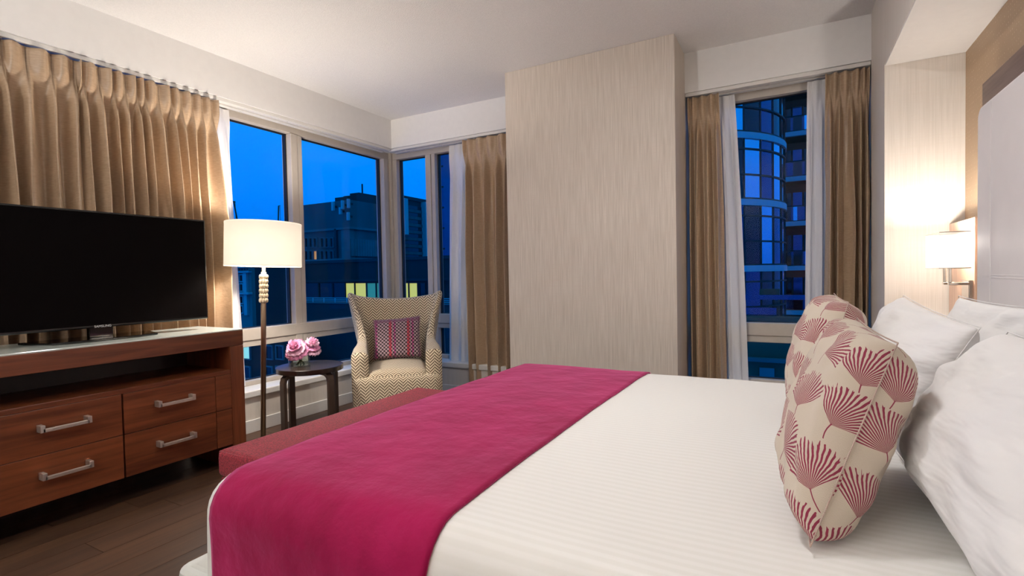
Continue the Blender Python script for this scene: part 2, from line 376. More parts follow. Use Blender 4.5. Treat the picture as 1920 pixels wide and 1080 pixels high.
def houndcheck(t, uv, u, v):
    cu = mth(t, 'FLOOR', mth(t, 'DIVIDE', u, 0.0155)); cv = mth(t, 'FLOOR', mth(t, 'DIVIDE', v, 0.0155))
    ch = mth(t, 'MODULO', mth(t, 'ABSOLUTE', mth(t, 'ADD', cu, cv)), 2.0)
    w = mth(t, 'MODULO', mth(t, 'ADD', u, 1.0), 0.155)
    red = mth(t, 'MULTIPLY', mth(t, 'GREATER_THAN', w, 0.055), mth(t, 'LESS_THAN', w, 0.078))
    pur = mth(t, 'MULTIPLY', mth(t, 'GREATER_THAN', w, 0.095), mth(t, 'LESS_THAN', w, 0.112))
    lt = mixc(t, pur, mixc(t, red, rgb(170,144,150), rgb(186,56,72)), rgb(176,70,132))
    dk = mixc(t, red, rgb(40,20,28), rgb(96,28,44))
    body = mixc(t, ch, lt, dk)
    edge = mth(t, 'GREATER_THAN', mth(t, 'ABSOLUTE', mth(t, 'SUBTRACT', u, 0.21)), 0.185)
    top = mth(t, 'GREATER_THAN', v, 0.345)
    return mixc(t, mth(t, 'MAXIMUM', edge, mth(t, 'MULTIPLY', top, 0.7)), body, rgb(104,58,84))
M_check = uv_pattern('checked_weave', houndcheck, 0.8, 0.2)

def velvet():
    m, t, b = mat('raspberry_velvet'); tcn = N(t, 'ShaderNodeTexCoord')
    no = N(t, 'ShaderNodeTexNoise'); no.inputs['Scale'].default_value = 5; no.inputs['Detail'].default_value = 6; no.inputs['Roughness'].default_value = 0.65
    mp = N(t, 'ShaderNodeMapping'); mp.inputs['Scale'].default_value = (1.0,0.8,1)
    cr = N(t, 'ShaderNodeValToRGB'); cr.color_ramp.elements[0].position = 0.35; cr.color_ramp.elements[1].position = 0.68
    cr.color_ramp.elements[0].color = rgb(128,4,52); cr.color_ramp.elements[1].color = rgb(152,14,70)
    t.links.new(tcn.outputs['Object'], mp.inputs[0]); t.links.new(mp.outputs[0], no.inputs[0]); t.links.new(no.outputs[0], cr.inputs[0]); t.links.new(cr.outputs[0], b.inputs['Base Color'])
    b.inputs['Roughness'].default_value = 0.8; b.inputs['Specular IOR Level'].default_value = 0.15
    b.inputs['Sheen Weight'].default_value = 0.9; b.inputs['Sheen Roughness'].default_value = 0.42; b.inputs['Sheen Tint'].default_value = rgb(240,130,180)
    n2 = N(t, 'ShaderNodeTexNoise'); n2.inputs['Scale'].default_value = 9; n2.inputs['Detail'].default_value = 5
    bp = N(t, 'ShaderNodeBump'); bp.inputs['Strength'].default_value = 0.5; bp.inputs['Distance'].default_value = 0.02
    t.links.new(tcn.outputs['Object'], n2.inputs[0]); t.links.new(n2.outputs[0], bp.inputs['Height']); t.links.new(bp.outputs[0], b.inputs['Normal'])
    return m
M_velvet = velvet()
M_tweed = plain('red_tweed', rgb(132,32,44), 0.85, var=0.6, scale=150, bump=0.6, bscale=170, sheen=0.05)
M_tweedd = plain('dark_red_fabric', rgb(104,18,26), 0.85, var=0.2, scale=330, bump=0.3, bscale=380)
M_petal = plain('pink_petal', rgb(236,150,190), 0.6, var=0.22, scale=24, sheen=0.2)
M_petal2 = plain('pale_petal', rgb(244,190,212), 0.6, var=0.16, scale=24, sheen=0.2)
M_stamen = plain('yellow_stamen', rgb(226,190,110), 0.7)
M_leaf = plain('dark_leaf', rgb(52,74,40), 0.6, var=0.2)

# ================================================================== the room shell
XW, XG = -3.565, -3.735           # left wall face, window frame face
YL, YGL = 4.046, 4.216            # rear wall beside the corner
YR, YGR = 3.958, 4.128            # rear wall beside the headboard niche
HC, ZS, ZT = 2.747, 0.285, 2.46   # ceiling, sill, soffit underside
PX0, PX1, PY = -1.976, -0.672, 3.585
NX, NY, NZ, NB = 0.46, 3.455, 2.253, 0.80
YN = -2.6
fl = struct(G().box(-3.95, 1.3, YN, 4.5, -0.12, -0.006).build('floor', M_floor))
random.seed(4)
pw, pl = 0.165, 1.22
def plank_mesh(l): return G().box(-pw/2+.001, pw/2-.001, 0.0015, l-.0015, -0.006, 0.0).build('plank', M_plank, fl)
protos = {}
x = XW + pw/2
while x < NB:
    y = -0.9 - random.random()*pl
    while y < 4.05:
        y1 = min(y + pl, 4.04)
        if y1 - y > 0.1:
            k = round(y1 - y, 3)
            if k not in protos:
                protos[k] = plank_mesh(k); protos[k].location = (x, y, 0)
            else:
                new_child(protos[k], 'plank', fl, (x, y, 0))
        y += pl
    x += pw
struct(G().box(-3.95, 1.3, YN, 4.5, HC, HC+.15).build('ceiling', M_ceil))
struct(G().box(-3.95, XW, YN, 4.35, 0, ZS-.02).box(-3.95, XW, YN, 4.35, ZT, HC).box(-3.95, XW, YN, -0.2, 0, HC).build('wall_left', M_paint))
struct(G().box(-3.95, PX0+.02, YL, 4.35, 0, ZS-.02).box(XW-.005, PX0+.02, YL, 4.35, ZT, HC).build('wall_back_left', M_paint))
struct(G().box(PX1-.02, NX+.02, YR, 4.35, 0, ZS-.02).box(PX1-.02, NX+.02, YR, 4.35, ZT, HC).build('wall_back_right', M_paint))
struct(G().box(PX0, PX1, PY, 4.4, 0, HC).build('wall_pier', M_paper, bevel=.004))
struct(G().box(NX, 1.3, NY, 4.4, 0, HC).box(NX, 1.3, YN, NY, NZ, HC).build('wall_right', M_paper2))
struct(G().box(NB, 1.3, YN, NY, 0, NZ-.004).build('wall_niche', M_tan))
struct(G().box(NX+.002, NB, YN, NY-.002, NZ-.006, NZ).build('ceiling_niche', M_paint))
struct(G().box(-3.95, 1.3, YN-.15, YN, 0, HC).build('wall_front', M_paint))
# linen paper below the left sill
struct(G().box(XW, XW+.003, -0.9, YL-.001, .095, ZS-.01).box(XW+.003, PX0, YL-.003, YL, .095, ZS-.01).build('trim_1', M_paper2))
struct(G().box(XW, XW+.014, -0.9, YL-.001, 0, .095).build('baseboard_left', M_trim, bevel=.003))
struct(G().box(XW+.014, PX0, YL-.014, YL-.001, 0, .095).build('baseboard_back', M_trim, bevel=.003))
struct(G().box(PX0, PX1, PY-.014, PY, 0, .095).build('baseboard_pier', M_trim, bevel=.003))
# sill boards with nosing
def sill(name, x0, x1, y0, y1): return struct(G().box(x0, x1, y0, y1, ZS-.02, ZS+.03).build(name, M_trim, bevel=.008, seg=3))
sill('trim_2', -3.86, XW+.022, -0.2, YL+.3)
sill('trim_3', XW-.1, PX0, YL-.022, YL+.3)
sill('trim_4', PX1, NX, YR-.022, YR+.3)

# windows: every bar and pane a part
def win(name, label): 
    o = bpy.data.objects.new(name, None); COL.objects.link(o); return struct(o, label)
ZB0, ZB1, ZM0, ZM1, ZP0, ZP1 = ZS+.03, .352, .622, .765, 2.39, ZT+.02
def bar(parent, nm, axis, a0, a1, z0, z1, pl_, dirn, m=None, proud=0.0):
    """bar of a window lying along wall plane pl_ (frame face), dirn = outward sign"""
    f, bk = pl_ - dirn*proud, pl_ + dirn*.11
    g = G()
    if axis == 'y': g.box(f, bk, a0, a1, z0, z1)
    else: g.box(a0, a1, f, bk, z0, z1)
    return g.build(nm, m or M_frame, parent, bevel=.005)
def pane(parent, axis, a0, a1, z0, z1, pl_, dirn):
    g = G(); c = pl_ + dirn*.07
    if axis == 'y': g.box(c-.003, c+.003, a0, a1, z0, z1)
    else: g.box(a0, a1, c-.003, c+.003, z0, z1)
    p = g.build('pane', M_glass, parent)
    q = G(); s = .012; e0, e1 = pl_ + dirn*.05, pl_ + dirn*.085
    for (b0, b1, c0, c1) in ((a0, a0+s, z0, z1), (a1-s, a1, z0, z1), (a0, a1, z0, z0+s*.5), (a0, a1, z1-s*.5, z1)):
        if axis == 'y': q.box(e0, e1, b0, b1, c0, c1)
        else: q.box(b0, b1, e0, e1, c0, c1)
    q.build('gasket', M_gasket, p)
def window(name, label, axis, pl_, dirn, a0, a1, mull):
    w = win(name, label)
    bar(w, 'bottom_rail', axis, a0, a1, ZB0, ZB1, pl_, dirn)
    bar(w, 'top_rail', axis, a0, a1, ZP0, ZP1, pl_, dirn)
    bar(w, 'transom', axis, a0, a1, ZM0+.05, ZM1, pl_, dirn, proud=.012)
    bar(w, 'transom', axis, a0, a1, ZM0, ZM0+.05, pl_, dirn)
    for m0, m1 in mull:
        mid = (m0+m1)/2
        bar(w, 'mullion', axis, m0, mid+.008, ZB1, ZP0, pl_, dirn, proud=.008); bar(w, 'mullion', axis, mid+.012, m1, ZB1, ZP0, pl_, dirn, proud=.002)
    ed = [a0] + [v for q in mull for v in q] + [a1]
    for i in range(0, len(ed), 2):
        if ed[i+1]-ed[i] > .05:
            pane(w, axis, ed[i], ed[i+1], ZM1, ZP0, pl_, dirn); pane(w, axis, ed[i], ed[i+1], ZB1, ZM0, pl_, dirn)
    return w
window('window_1', 'wide window of the left wall with taupe bars above a low sill', 'y', XG, -1, -0.2, YGL, [(-.25,-.12), (.80,.92), (1.89,2.01), (2.968,3.086), (4.105,4.215)])
window('window_2', 'window of the rear wall meeting the left window at the corner post', 'x', YGL, 1, XG, PX0, [(XG-.1, -3.652), (-3.267,-3.152), (-2.10,-1.976)])
window('window_3', 'narrow window between two drapes beside the headboard niche', 'x', YGR, 1, PX1, NX, [(PX1-.02,PX1+.06), (NX-.06,NX+.02)])
G().box(XG-.11, XG+.03, YGL-.03, YGL+.11, ZS+.02, ZP1).build('corner_post', M_frame, bpy.data.objects['window_2'], bevel=.006)

# curtain tracks under the soffits
def track(label, axis, a0, a1, face, dirn):
    t = thing('curtain_track', label, 'curtain track', group='curtain tracks')
    for off, w in ((.012, .05), (.095, .045)):
        g = G(); f0, f1 = face + dirn*off, face + dirn*(off+w)
        if axis == 'y': g.box(f0, f1, a0, a1, ZT-.026, ZT)
        else: g.box(a0, a1, f0, f1, ZT-.026, ZT)
        g.build('rail', M_track, t, bevel=.004)
        n = int((a1-a0)/.33); f = (f0+f1)/2
        for i in range(n):
            a = a0 + (i+.5)*(a1-a0)/n; q = G()
            if axis == 'y': q.box(f-.005, f+.005, a-.008, a+.008, ZT-.031, ZT-.026)
            else: q.box(a-.008, a+.008, f-.005, f+.005, ZT-.031, ZT-.026)
            q.build('glider', M_track, t)
    return t
track('white double curtain track under the soffit of the left wall', 'y', -.1, YL, XW, -1)
track('white double curtain track above the armchair, from corner to wallpapered pier', 'x', XW-.05, PX0, YL, 1)
track('white double curtain track above the narrow window beside the headboard niche', 'x', PX1, NX, YR, 1)

# ================================================================== drapes
def drape(name, label, cat, group, t0, t1, b0, b1, zt, zb, n, amp, m, seed, nrm, head=.105, wob=.02):
    rnd = random.Random(seed); root = thing(name, label, cat, (0,0,0), 0, group)
    t0, t1, b0, b1, nrm = (Vector((*v, 0)) for v in (t0, t1, b0, b1, nrm))
    wd = [rnd.uniform(.55, 1.45) for _ in range(n)]; tot = sum(wd); cum = [0]
    for w in wd: cum.append(cum[-1] + w/tot)
    am = [rnd.uniform(.55, 1.3) for _ in range(n+1)]; sk = [rnd.uniform(-.25, .25) for _ in range(n+1)]
    per = 22; us = [(k, i/per) for k in range(n) for i in range(per)] + [(n-1, 1.0)]
    L = (t1-t0).length
    def pt(k, f, z):
        d = max(0, zt - z); H = zt - zb; v = d/H
        u = cum[k] + (cum[k+1]-cum[k])*f
        c = .5 - .5*math.cos(2*PI*f)
        tube_ = .72*(1-c)**.55                                        # rounded tube standing between two pinches
        fin = (.22 + .20*abs(math.sin((f-.5)*9*PI)))*math.exp(-((f-.5)/.13)**2)     # three pinched fingers
        hd = amp*(tube_*.95 + fin*.7)
        g = max(0, min(1, (d-head*.75)/(.10*H))); g = g*g*(3-2*g)      # heading fades into the folds below the pinch
        g2 = max(0, min(1, (d-head)/(.40*H)))
        p = 2.6*(1-g2)**2 + .5; a = amp*(.75 + .45*g2*am[k])
        fo_ = a*c**p + amp*.16*g2*math.sin(4*PI*f + sk[k]*9)*(.5+am[k]*.4)
        off = hd*(1-g) + fo_*g
        lat = ((cum[k+1]-cum[k])*L*.17*math.sin(2*PI*f)*g2 + (cum[k+1]-cum[k])*L*sk[k]*1.1*g2*c)*g
        top = t0.lerp(t1, u); bot = b0.lerp(b1, u); base = top.lerp(bot, v**.8)
        dr = (b1-b0).normalized()
        w1 = noise.noise(Vector((u*7+seed, v*1.6, seed*.37)))*wob*min(1, v*3) + noise.noise(Vector((u*19, v*4, seed)))*wob*.3*min(1, v*3)
        p3 = base + nrm*(off + w1*.8) + dr*(lat + w1*.6)
        return Vector((p3.x, p3.y, z))
    def sheet(nm, zs):
        V = []; F = []; W_ = len(us)
        for z in zs:
            for k, f in us: V.append(pt(k, f, z))
        for j in range(len(zs)-1):
            for i in range(W_-1): F.append((j*W_+i, j*W_+i+1, (j+1)*W_+i+1, (j+1)*W_+i))
        return mobj(nm, V, F, m, root, smooth=True, solid=.003 if m is not M_sheer else 0)
    sheet('cloth', [zt - head*i/6 for i in range(6)] + [zt - head - (zt-head-zb)*(i/26)**1.25 for i in range(27)])
    for k in range(n):
        p = pt(k, .5, zt); g = G().box(p.x-.003, p.x+.003, p.y-.003, p.y+.003, zt-.03, zt+.002); g.build('hook', M_track, root)
    return root
GD, GS_ = 'bronze silk drapes', 'white sheer curtains'
drape('silk_drape', 'wide bronze silk drape behind the left half of the television', 'drape', GD, (XW-.065, .35), (XW-.065, 1.475), (XW-.08, .35), (XW-.08, 1.49), ZT-.036, .33, 13, .100, M_silk, 3, (1,0))
drape('silk_drape', 'bronze silk drape behind the right end of the television, beside the floor lamp', 'drape', GD, (XW-.05, 1.43), (XW-.05, 2.235), (XW-.07, 1.43), (XW-.07, 2.275), ZT-.036, .33, 12, .100, M_silk, 8, (1,0))
drape('sheer_curtain', 'white sheer curtain left of the floor lamp shade', 'sheer curtain', GS_, (XW-.150, 2.02), (XW-.150, 2.40), (XW-.150, 2.0), (XW-.145, 2.47), ZT-.036, .33, 6, .035, M_sheer, 5, (1,0), wob=.012)
drape('silk_drape', 'bronze silk drape between the armchair and the wallpapered pier', 'drape', GD, (-2.70, YL+.06), (-2.01, YL+.06), (-2.66, YL+.05), (-2.01, YL+.05), ZT-.036, .03, 7, .090, M_silk, 14, (0,-1))
drape('sheer_curtain', 'white sheer curtain hanging right behind the armchair', 'sheer curtain', GS_, (-2.92, YL+.125), (-2.42, YL+.125), (-2.98, YL+.10), (-2.45, YL+.10), ZT-.036, .03, 6, .034, M_sheer, 6, (0,-1), wob=.012)
drape('silk_drape', 'narrow bronze silk drape hanging against the right edge of the wallpapered pier', 'drape', GD, (-.655, YR+.06), (-.440, YR+.06), (-.655, YR+.05), (-.400, YR+.05), ZT-.036, .03, 4, .080, M_silk, 21, (0,-1))
drape('sheer_curtain', 'white sheer curtain on the left side of the narrow window', 'sheer curtain', GS_, (-.56, YR+.125), (-.345, YR+.125), (-.55, YR+.11), (-.255, YR+.11), ZT-.036, .03, 4, .030, M_sheer, 9, (0,-1), wob=.010)
drape('silk_drape', 'bronze silk drape hanging beside the headboard niche, right of the narrow window', 'drape', GD, (.212, YR+.06), (.452, YR+.06), (.200, YR+.05), (.448, YR+.05), ZT-.036, .03, 5, .080, M_silk, 27, (0,-1))
drape('sheer_curtain', 'white sheer curtain on the right side of the narrow window', 'sheer curtain', GS_, (.112, YR+.125), (.33, YR+.125), (.088, YR+.11), (.33, YR+.11), ZT-.036, .03, 4, .030, M_sheer, 12, (0,-1), wob=.010)

# ================================================================== dresser
D = thing('dresser', 'cherry wood dresser with open shelf and four drawers under the television', 'dresser', (-3.0, 1.33, 0))
hw = .665; dp = -.475; Y0, Y1 = -hw, hw
G().box(dp, 0, Y0, Y1, .745, .838).build('top_board', M_cherry, D, bevel=.002)
G().box(dp, 0, Y0, Y1, .838, .846).build('glass_top', M_glasstop, D, bevel=.002)
for s in (-1, 1):
    a, b = (Y1-.085, Y1) if s > 0 else (Y0, Y0+.085)
    G().box(dp, 0, a, b, 0, .744).build('side_panel', M_cherryv, D, bevel=.002)
G().box(dp, -.004, Y0+.086, Y1-.086, .578, .603).build('shelf', M_cherry, D, bevel=.002)
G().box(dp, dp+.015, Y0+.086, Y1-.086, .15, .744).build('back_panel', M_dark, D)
G().box(dp+.016, -.024, Y0+.086, Y1-.086, .150, .165).build('bottom_board', M_cherry, D)
for s in (-1, 1):
    for z0, z1 in ((.146, .366), (.369, .577)):
        ya, yb = (.004, .480) if s > 0 else (-.480, -.004)
        d = G().box(-.022, 0, ya, yb, z0, z1).box(dp+.05, -.022, ya+.01, yb-.01, z0+.02, z1-.02).build('drawer', M_cherry, D, bevel=.0015)
        hy = s*.245; hz = (z0+z1)/2 + .012
        h = G().box(.030, .044, hy-.088, hy+.088, hz-.008, hz+.008)
        for q in (-1, 1): h.box(0, .044, hy+q*.088-.009, hy+q*.088+.009, hz-.008, hz+.024)
        h.build('handle', M_nickel, d, bevel=.0015)
        fa, fb = (.483, .5785) if s > 0 else (-.5785, -.483)
        G().box(-.022, 0, fa, fb, z0, z1).build('filler_panel', M_cherry, D, bevel=.0015)

# ================================================================== television
T = thing('television', 'large black flat screen television standing on the dresser', 'television', (-3.22, 1.35, .8465), math.radians(0.6))
tw, t0, t1 = .568, .064, .682
G().box(-.05, 0, -tw, tw, t0, t1).build('bezel', M_black, T, bevel=.006)
G().box(0, .0015, -tw+.010, tw-.010, t0+.014, t1-.010).build('screen', M_screen, T)
G().prism([(-tw+.1, t0+.08), (tw-.1, t0+.08), (tw-.2, t1-.12), (-tw+.2, t1-.12)], 'x', -.075, -.05).build('rear_housing', M_black, T)
G().box(-.045, -.015, -.055, .055, .010, t0+.02).build('stand_neck', M_gloss, T, bevel=.004)
G().prism([(-.145, -.30), (.06, -.24), (.085, -.14), (.085, .14), (.06, .24), (-.145, .30)], 'z', 0.0, .012).build('stand_base', M_gloss, T, bevel=.004)
fc = bpy.data.curves.new('brand_lettering', 'FONT'); fc.body = 'SAMSUNG'; fc.size = .017; fc.align_x = 'CENTER'; fc.extrude = .0003
fo = bpy.data.objects.new('brand_lettering', fc); COL.objects.link(fo); fc.materials.append(M_logo); fo.parent = T
fo.location = (.0022, 0, t0+.002); fo.rotation_euler = (PI/2, 0, PI/2)
me_ = bpy.data.meshes.new_from_object(fo.evaluated_get(bpy.context.evaluated_depsgraph_get()))
fm = bpy.data.objects.new('brand_lettering', me_); COL.objects.link(fm); fm.parent = T; fm.location = fo.location; fm.rotation_euler = fo.rotation_euler
bpy.data.objects.remove(fo); fm.name = 'brand_lettering'

# ================================================================== floor lamp
FL = thing('floor_lamp', 'lit floor lamp with white drum shade and beaded metal column', 'lamp', (-3.165, 2.225, 0))
FL.rotation_euler = (math.radians(-1.4), math.radians(1.1), 0)
G().lathe([(.002,0), (.135,0), (.138,.006), (.138,.016), (.13,.022), (.03,.026), (.018,.035)], n=40).build('base', M_bronze, FL, smooth=True)
G().lathe([(.0165,.03), (.0165,.985), (.014,.995)], n=20).build('pole', M_bronze, FL, smooth=True)
g = G().lathe([(.016,.985), (.016,1.20)], n=16)
for r in range(6):
    for k in range(9):
        t = 2*PI*(k + .5*(r % 2))/9; c = Vector((.021*math.cos(t), .021*math.sin(t), 1.008 + r*.032)); V = []; F = []
        for i in range(7):
            ph = PI*i/6
            for j in range(8): V.append(c + Vector((.0095*math.sin(ph)*math.cos(2*PI*j/8), .0095*math.sin(ph)*math.sin(2*PI*j/8), .017*math.cos(ph))))
        for i in range(6):
            for j in range(8): F.append((i*8+j, (i+1)*8+j, (i+1)*8+(j+1) % 8, i*8+(j+1) % 8))
        g.add(V, F)
g.build('beaded_column', M_bead, FL, smooth=True)
G().lathe([(.012,1.19), (.012,1.33), (.018,1.335), (.018,1.38), (.004,1.385)], n=16).build('socket', M_bead, FL)
SZ0, SZ1, SR = 1.238, 1.532, .240
V = []; F = []; n = 64
for z, r in ((SZ0, SR), (SZ0+.012, SR+.0005), (SZ0+.013, SR-.0005), (SZ1-.012, SR-.003), (SZ1-.011, SR-.002), (SZ1, SR-.003)):
    for i in range(n): V.append((r*math.cos(2*PI*i/n), r*math.sin(2*PI*i/n), z))
for j in range(5):
    for i in range(n): F.append((j*n+i, j*n+(i+1) % n, (j+1)*n+(i+1) % n, (j+1)*n+i))
sh = mobj('shade', V, F, M_shade, FL, smooth=True, solid=.003, offset=-1)
g = G()
for k in range(3):
    t = 2*PI*k/3; g.tube([(0,0,SZ1-.02), (.237*math.cos(t), .237*math.sin(t), SZ1-.006)], .002, 6)
g.build('shade_spider', M_nickel, FL)
G().lathe([(.003,SZ1-.15), (.003,SZ1-.02), (.008,SZ1-.01), (.003,SZ1+.004)], n=10).build('harp', M_nickel, FL)
lamp('bulb', (0,0,1.40), P_FLOOR_LAMP, WARM, FL, .05)

# ================================================================== side table, vase, peonies
TB = thing('side_table', 'round espresso side table with four bent wooden legs', 'table', (-3.165, 2.630, 0))
G().lathe([(.002,.462), (.232,.462), (.238,.466), (.238,.497), (.234,.5), (.002,.5)], n=64, cap=False).build('table_top', M_espresso, TB, smooth=True, bevel=0)
for o_ in (bpy.data.objects['table_top'],):
    o_.modifiers.new('es', 'EDGE_SPLIT').split_angle = .6
for k in range(4):
    a = math.radians(50.3 + 37 + 90*k); ca, sa = math.cos(a), math.sin(a); g = G()
    def pl3(r, w, z): return (ca*r - sa*w, sa*r + ca*w, z)
    prof = [(.238, 0), (.238, .41), (.228, .442), (.20, .461), (.10, .461), (.10, .447), (.185, .440), (.206, .425), (.214, .40), (.214, 0)]
    g.add([pl3(r, -.024, z) for r, z in prof] + [pl3(r, .024, z) for r, z in prof],
          [list(range(10)), list(range(10, 20))[::-1]] + [(i, i+10, (i+1) % 10+10, (i+1) % 10) for i in range(10)])
    g.build('leg', M_legwood, TB, bevel=.002)
VS = thing('glass_vase', 'low square glass vase with water on the side table', 'vase', (-3.215, 2.587, .5005), math.radians(20))
g = G().box(-.05, .05, -.05, .05, 0, .008)
for a in (0, 1, 2, 3):
    t = a*PI/2; c, s = math.cos(t), math.sin(t)
    P = [(.046, -.05), (.05, -.05), (.05, .05), (.046, .05)]
    g.prism([(c*x-s*y, s*x+c*y) for x, y in P], 'z', .008, .075)
g.build('glass_body', M_vase, VS)
G().box(-.0455, .0455, -.0455, .0455, .0085, .045).build('water', M_water, VS)
g = G(); random.seed(2)
for k in range(9):
    a = random.uniform(0, 6.28); g.tube([(.03*math.cos(a), .03*math.sin(a), .010), (.01*math.cos(a+2), .01*math.sin(a+2), .05), (.03*math.cos(a+3), .03*math.sin(a+3), .088)], .003, 6)
g.build('cut_stems', M_leaf, VS)
def peony(label, c, R, tilt, seed, pale):
    P = thing('peony', label, 'flower', c, 0, 'peonies in the glass vase'); P.rotation_euler = tilt
    rnd = random.Random(seed)
    for layer, (cnt, rad, lift, open_) in enumerate(((11, 1.05, -.25, 1.25), (12, .98, -.08, 1.0), (13, .85, .06, .78), (13, .66, .16, .55), (12, .42, .22, .35))):
        V = []; F = []
        for k in range(cnt):
            a0 = 2*PI*(k + rnd.uniform(-.25, .25))/cnt + layer*.4; w = R*rnd.uniform(.32, .50)*(1 if layer < 3 else .75); b = len(V); nu, nv = 9, 6
            fr = rnd.uniform(0, 6)
            for j in range(nv):
                v = j/(nv-1)
                ang = open_*(.25 + .75*v) + rnd.uniform(-.05, .05)
                rr_ = R*rad*(math.sin(abs(ang)*v**.8) if layer else math.sin(min(1.45, ang)*v**.7))
                zz = R*(lift + .55*v*math.cos(ang)*(.8 + .4*(layer > 1)) - (.12*v*v if layer == 0 else 0))
                for i in range(nu):
                    u = i/(nu-1)*2-1
                    ww = w*u*math.sin(PI*(.16+.62*v))
                    curl = R*.10*u*u*(1 if layer > 1 else -.4) + R*.07*math.sin(u*7+fr)*v
                    notch = -R*.20*v*v*(.5+.5*math.cos(u*15+fr))
                    rad_ = rr_ + notch*.5; zc = zz + curl + notch
                    V.append((math.cos(a0)*rad_ - math.sin(a0)*ww, math.sin(a0)*rad_ + math.cos(a0)*ww, zc))
            for j in range(nv-1):
                for i in range(nu-1): F.append((b+j*nu+i, b+j*nu+i+1, b+(j+1)*nu+i+1, b+(j+1)*nu+i))
        mobj('petals', V, F, M_petal2 if (layer in pale) else M_petal, P, smooth=True, solid=.0008)
    g = G()
    for k in range(14):
        a = 2*PI*k/14; g.tube([(0,0,0), (R*.10*math.cos(a), R*.10*math.sin(a), R*.45)], .0022, 5)
    g.build('stamens', M_stamen, P)
    return P
peony('pink peony on the left, facing the camera with yellow centre showing', (-3.203, 2.543, .630), .088, (math.radians(38), math.radians(22), 0), 3, (1,))
peony('ruffled pale pink peony on the right of the vase', (-3.176, 2.655, .634), .082, (math.radians(5), math.radians(28), 0), 9, (0, 2, 3))
peony('pink peony at the back of the vase, mostly hidden', (-3.275, 2.627, .632), .070, (math.radians(-20), math.radians(-25), 0), 15, (2,))

# ================================================================== armchair
AC = thing('armchair', 'cream and brown zigzag wing armchair in the window corner', 'chair', (-2.975, 3.385, 0), math.radians(41.3))
def catmull(P, s):
    s = max(0, min(len(P)-1-1e-6, s)); i = int(s); f = s-i
    p0, p1, p2, p3 = P[max(i-1, 0)], P[i], P[i+1], P[min(i+2, len(P)-1)]
    return [0.5*((2*b) + (c-a)*f + (2*a-5*b+4*c-d)*f*f + (3*b-a-3*c+d)*f**3) for a, b, c, d in zip(p0, p1, p2, p3)]
#      inner x, y | outer x, y | top  | flare
HP = [(0.000, .285, 0.000, .362, .950, 0.00), (.130, .283, .140, .362, .955, .02), (.232, .245, .270, .330, .980, .26), (.255, .165, .325, .240, 1.005, .42), (.250, .060, .314, .075, .800, .26),
      (.240, -.07, .318, -.06, .640, .08), (.236, -.20, .342, -.20, .600, .03), (.222, -.345, .352, -.350, .565, .02)]
def shell_pt(a, w):
    # w runs 0..1 up the inside, over the rounded rim and down the outside
    ix, iy, ox, oy, h, fl_ = catmull(HP, abs(a)*7); z0 = .24
    R_ = .030; hi = h - R_
    if w < .44: k, z = 0, z0 + (hi-z0)*w/.44
    elif w > .56: k, z = 1, z0 + (hi-z0)*(1-w)/.44
    else:
        th = PI*(w-.44)/.12; k, z = .5-.5*math.cos(th), hi + R_*math.sin(th)
    up = max(0, z-.50); thin = 1 - .35*max(0, min(1, (z-.60)/.35))
    x, y = ix + (ox-ix)*k*thin, iy + (oy-iy)*k*thin
    q = 1 if abs(a) < .5 else max(0, 1-(abs(a)-.5)*3)
    x += fl_*up*.62; y += .17*max(0, z-.40)*q
    return Vector((x if a >= 0 else -x, y, z))
nu, nv = 85, 37; V = []; F = []; UV = []; acc = [0.0]
for i in range(1, nu):
    acc.append(acc[-1] + (shell_pt(i/(nu-1)*2-1, .2) - shell_pt((i-1)/(nu-1)*2-1, .2)).length)
for j in range(nv):
    for i in range(nu):
        p = shell_pt(i/(nu-1)*2-1, j/(nv-1)); V.append(p); UV.append((acc[i]-acc[-1]/2, p.z if j <= nv//2 else 2.0-p.z))
for j in range(nv-1):
    for i in range(nu-1): F.append((j*nu+i, j*nu+i+1, (j+1)*nu+i+1, (j+1)*nu+i))
for sgn in (-1, 1):                                   # domed front faces of the arms
    b = len(V); m2 = 9; half = nv//2
    for j in range(half+1):
        p0, p1 = shell_pt(sgn, j/(nv-1)), shell_pt(sgn, 1-j/(nv-1))
        for i in range(m2):
            k = i/(m2-1); p = p0.lerp(p1, k); p.y -= .022*math.sin(PI*k)**.6*math.sin(min(1, (half-j)/4)*PI/2); V.append(p); UV.append((p.x*sgn+.5, p.z))
    for j in range(half):
        for i in range(m2-1):
            f = (b+j*m2+i, b+j*m2+i+1, b+(j+1)*m2+i+1, b+(j+1)*m2+i); F.append(f if sgn > 0 else f[::-1])
o = mobj('wing_back', V, F, M_zig, AC, smooth=True, uv=UV)
def box_uv(o):
    me = o.data; L_ = me.uv_layers['UVMap'].data
    for p in me.polygons:
        nx_, ny_, nz_ = (abs(c) for c in p.normal)
        for li in p.loop_indices:
            c = me.vertices[me.loops[li].vertex_index].co
            L_[li].uv = (c.x, c.y) if nz_ > max(nx_, ny_)*1.3 else ((c.x, c.z) if ny_ > nx_*.8 else (c.y, c.z))
box_uv(o)
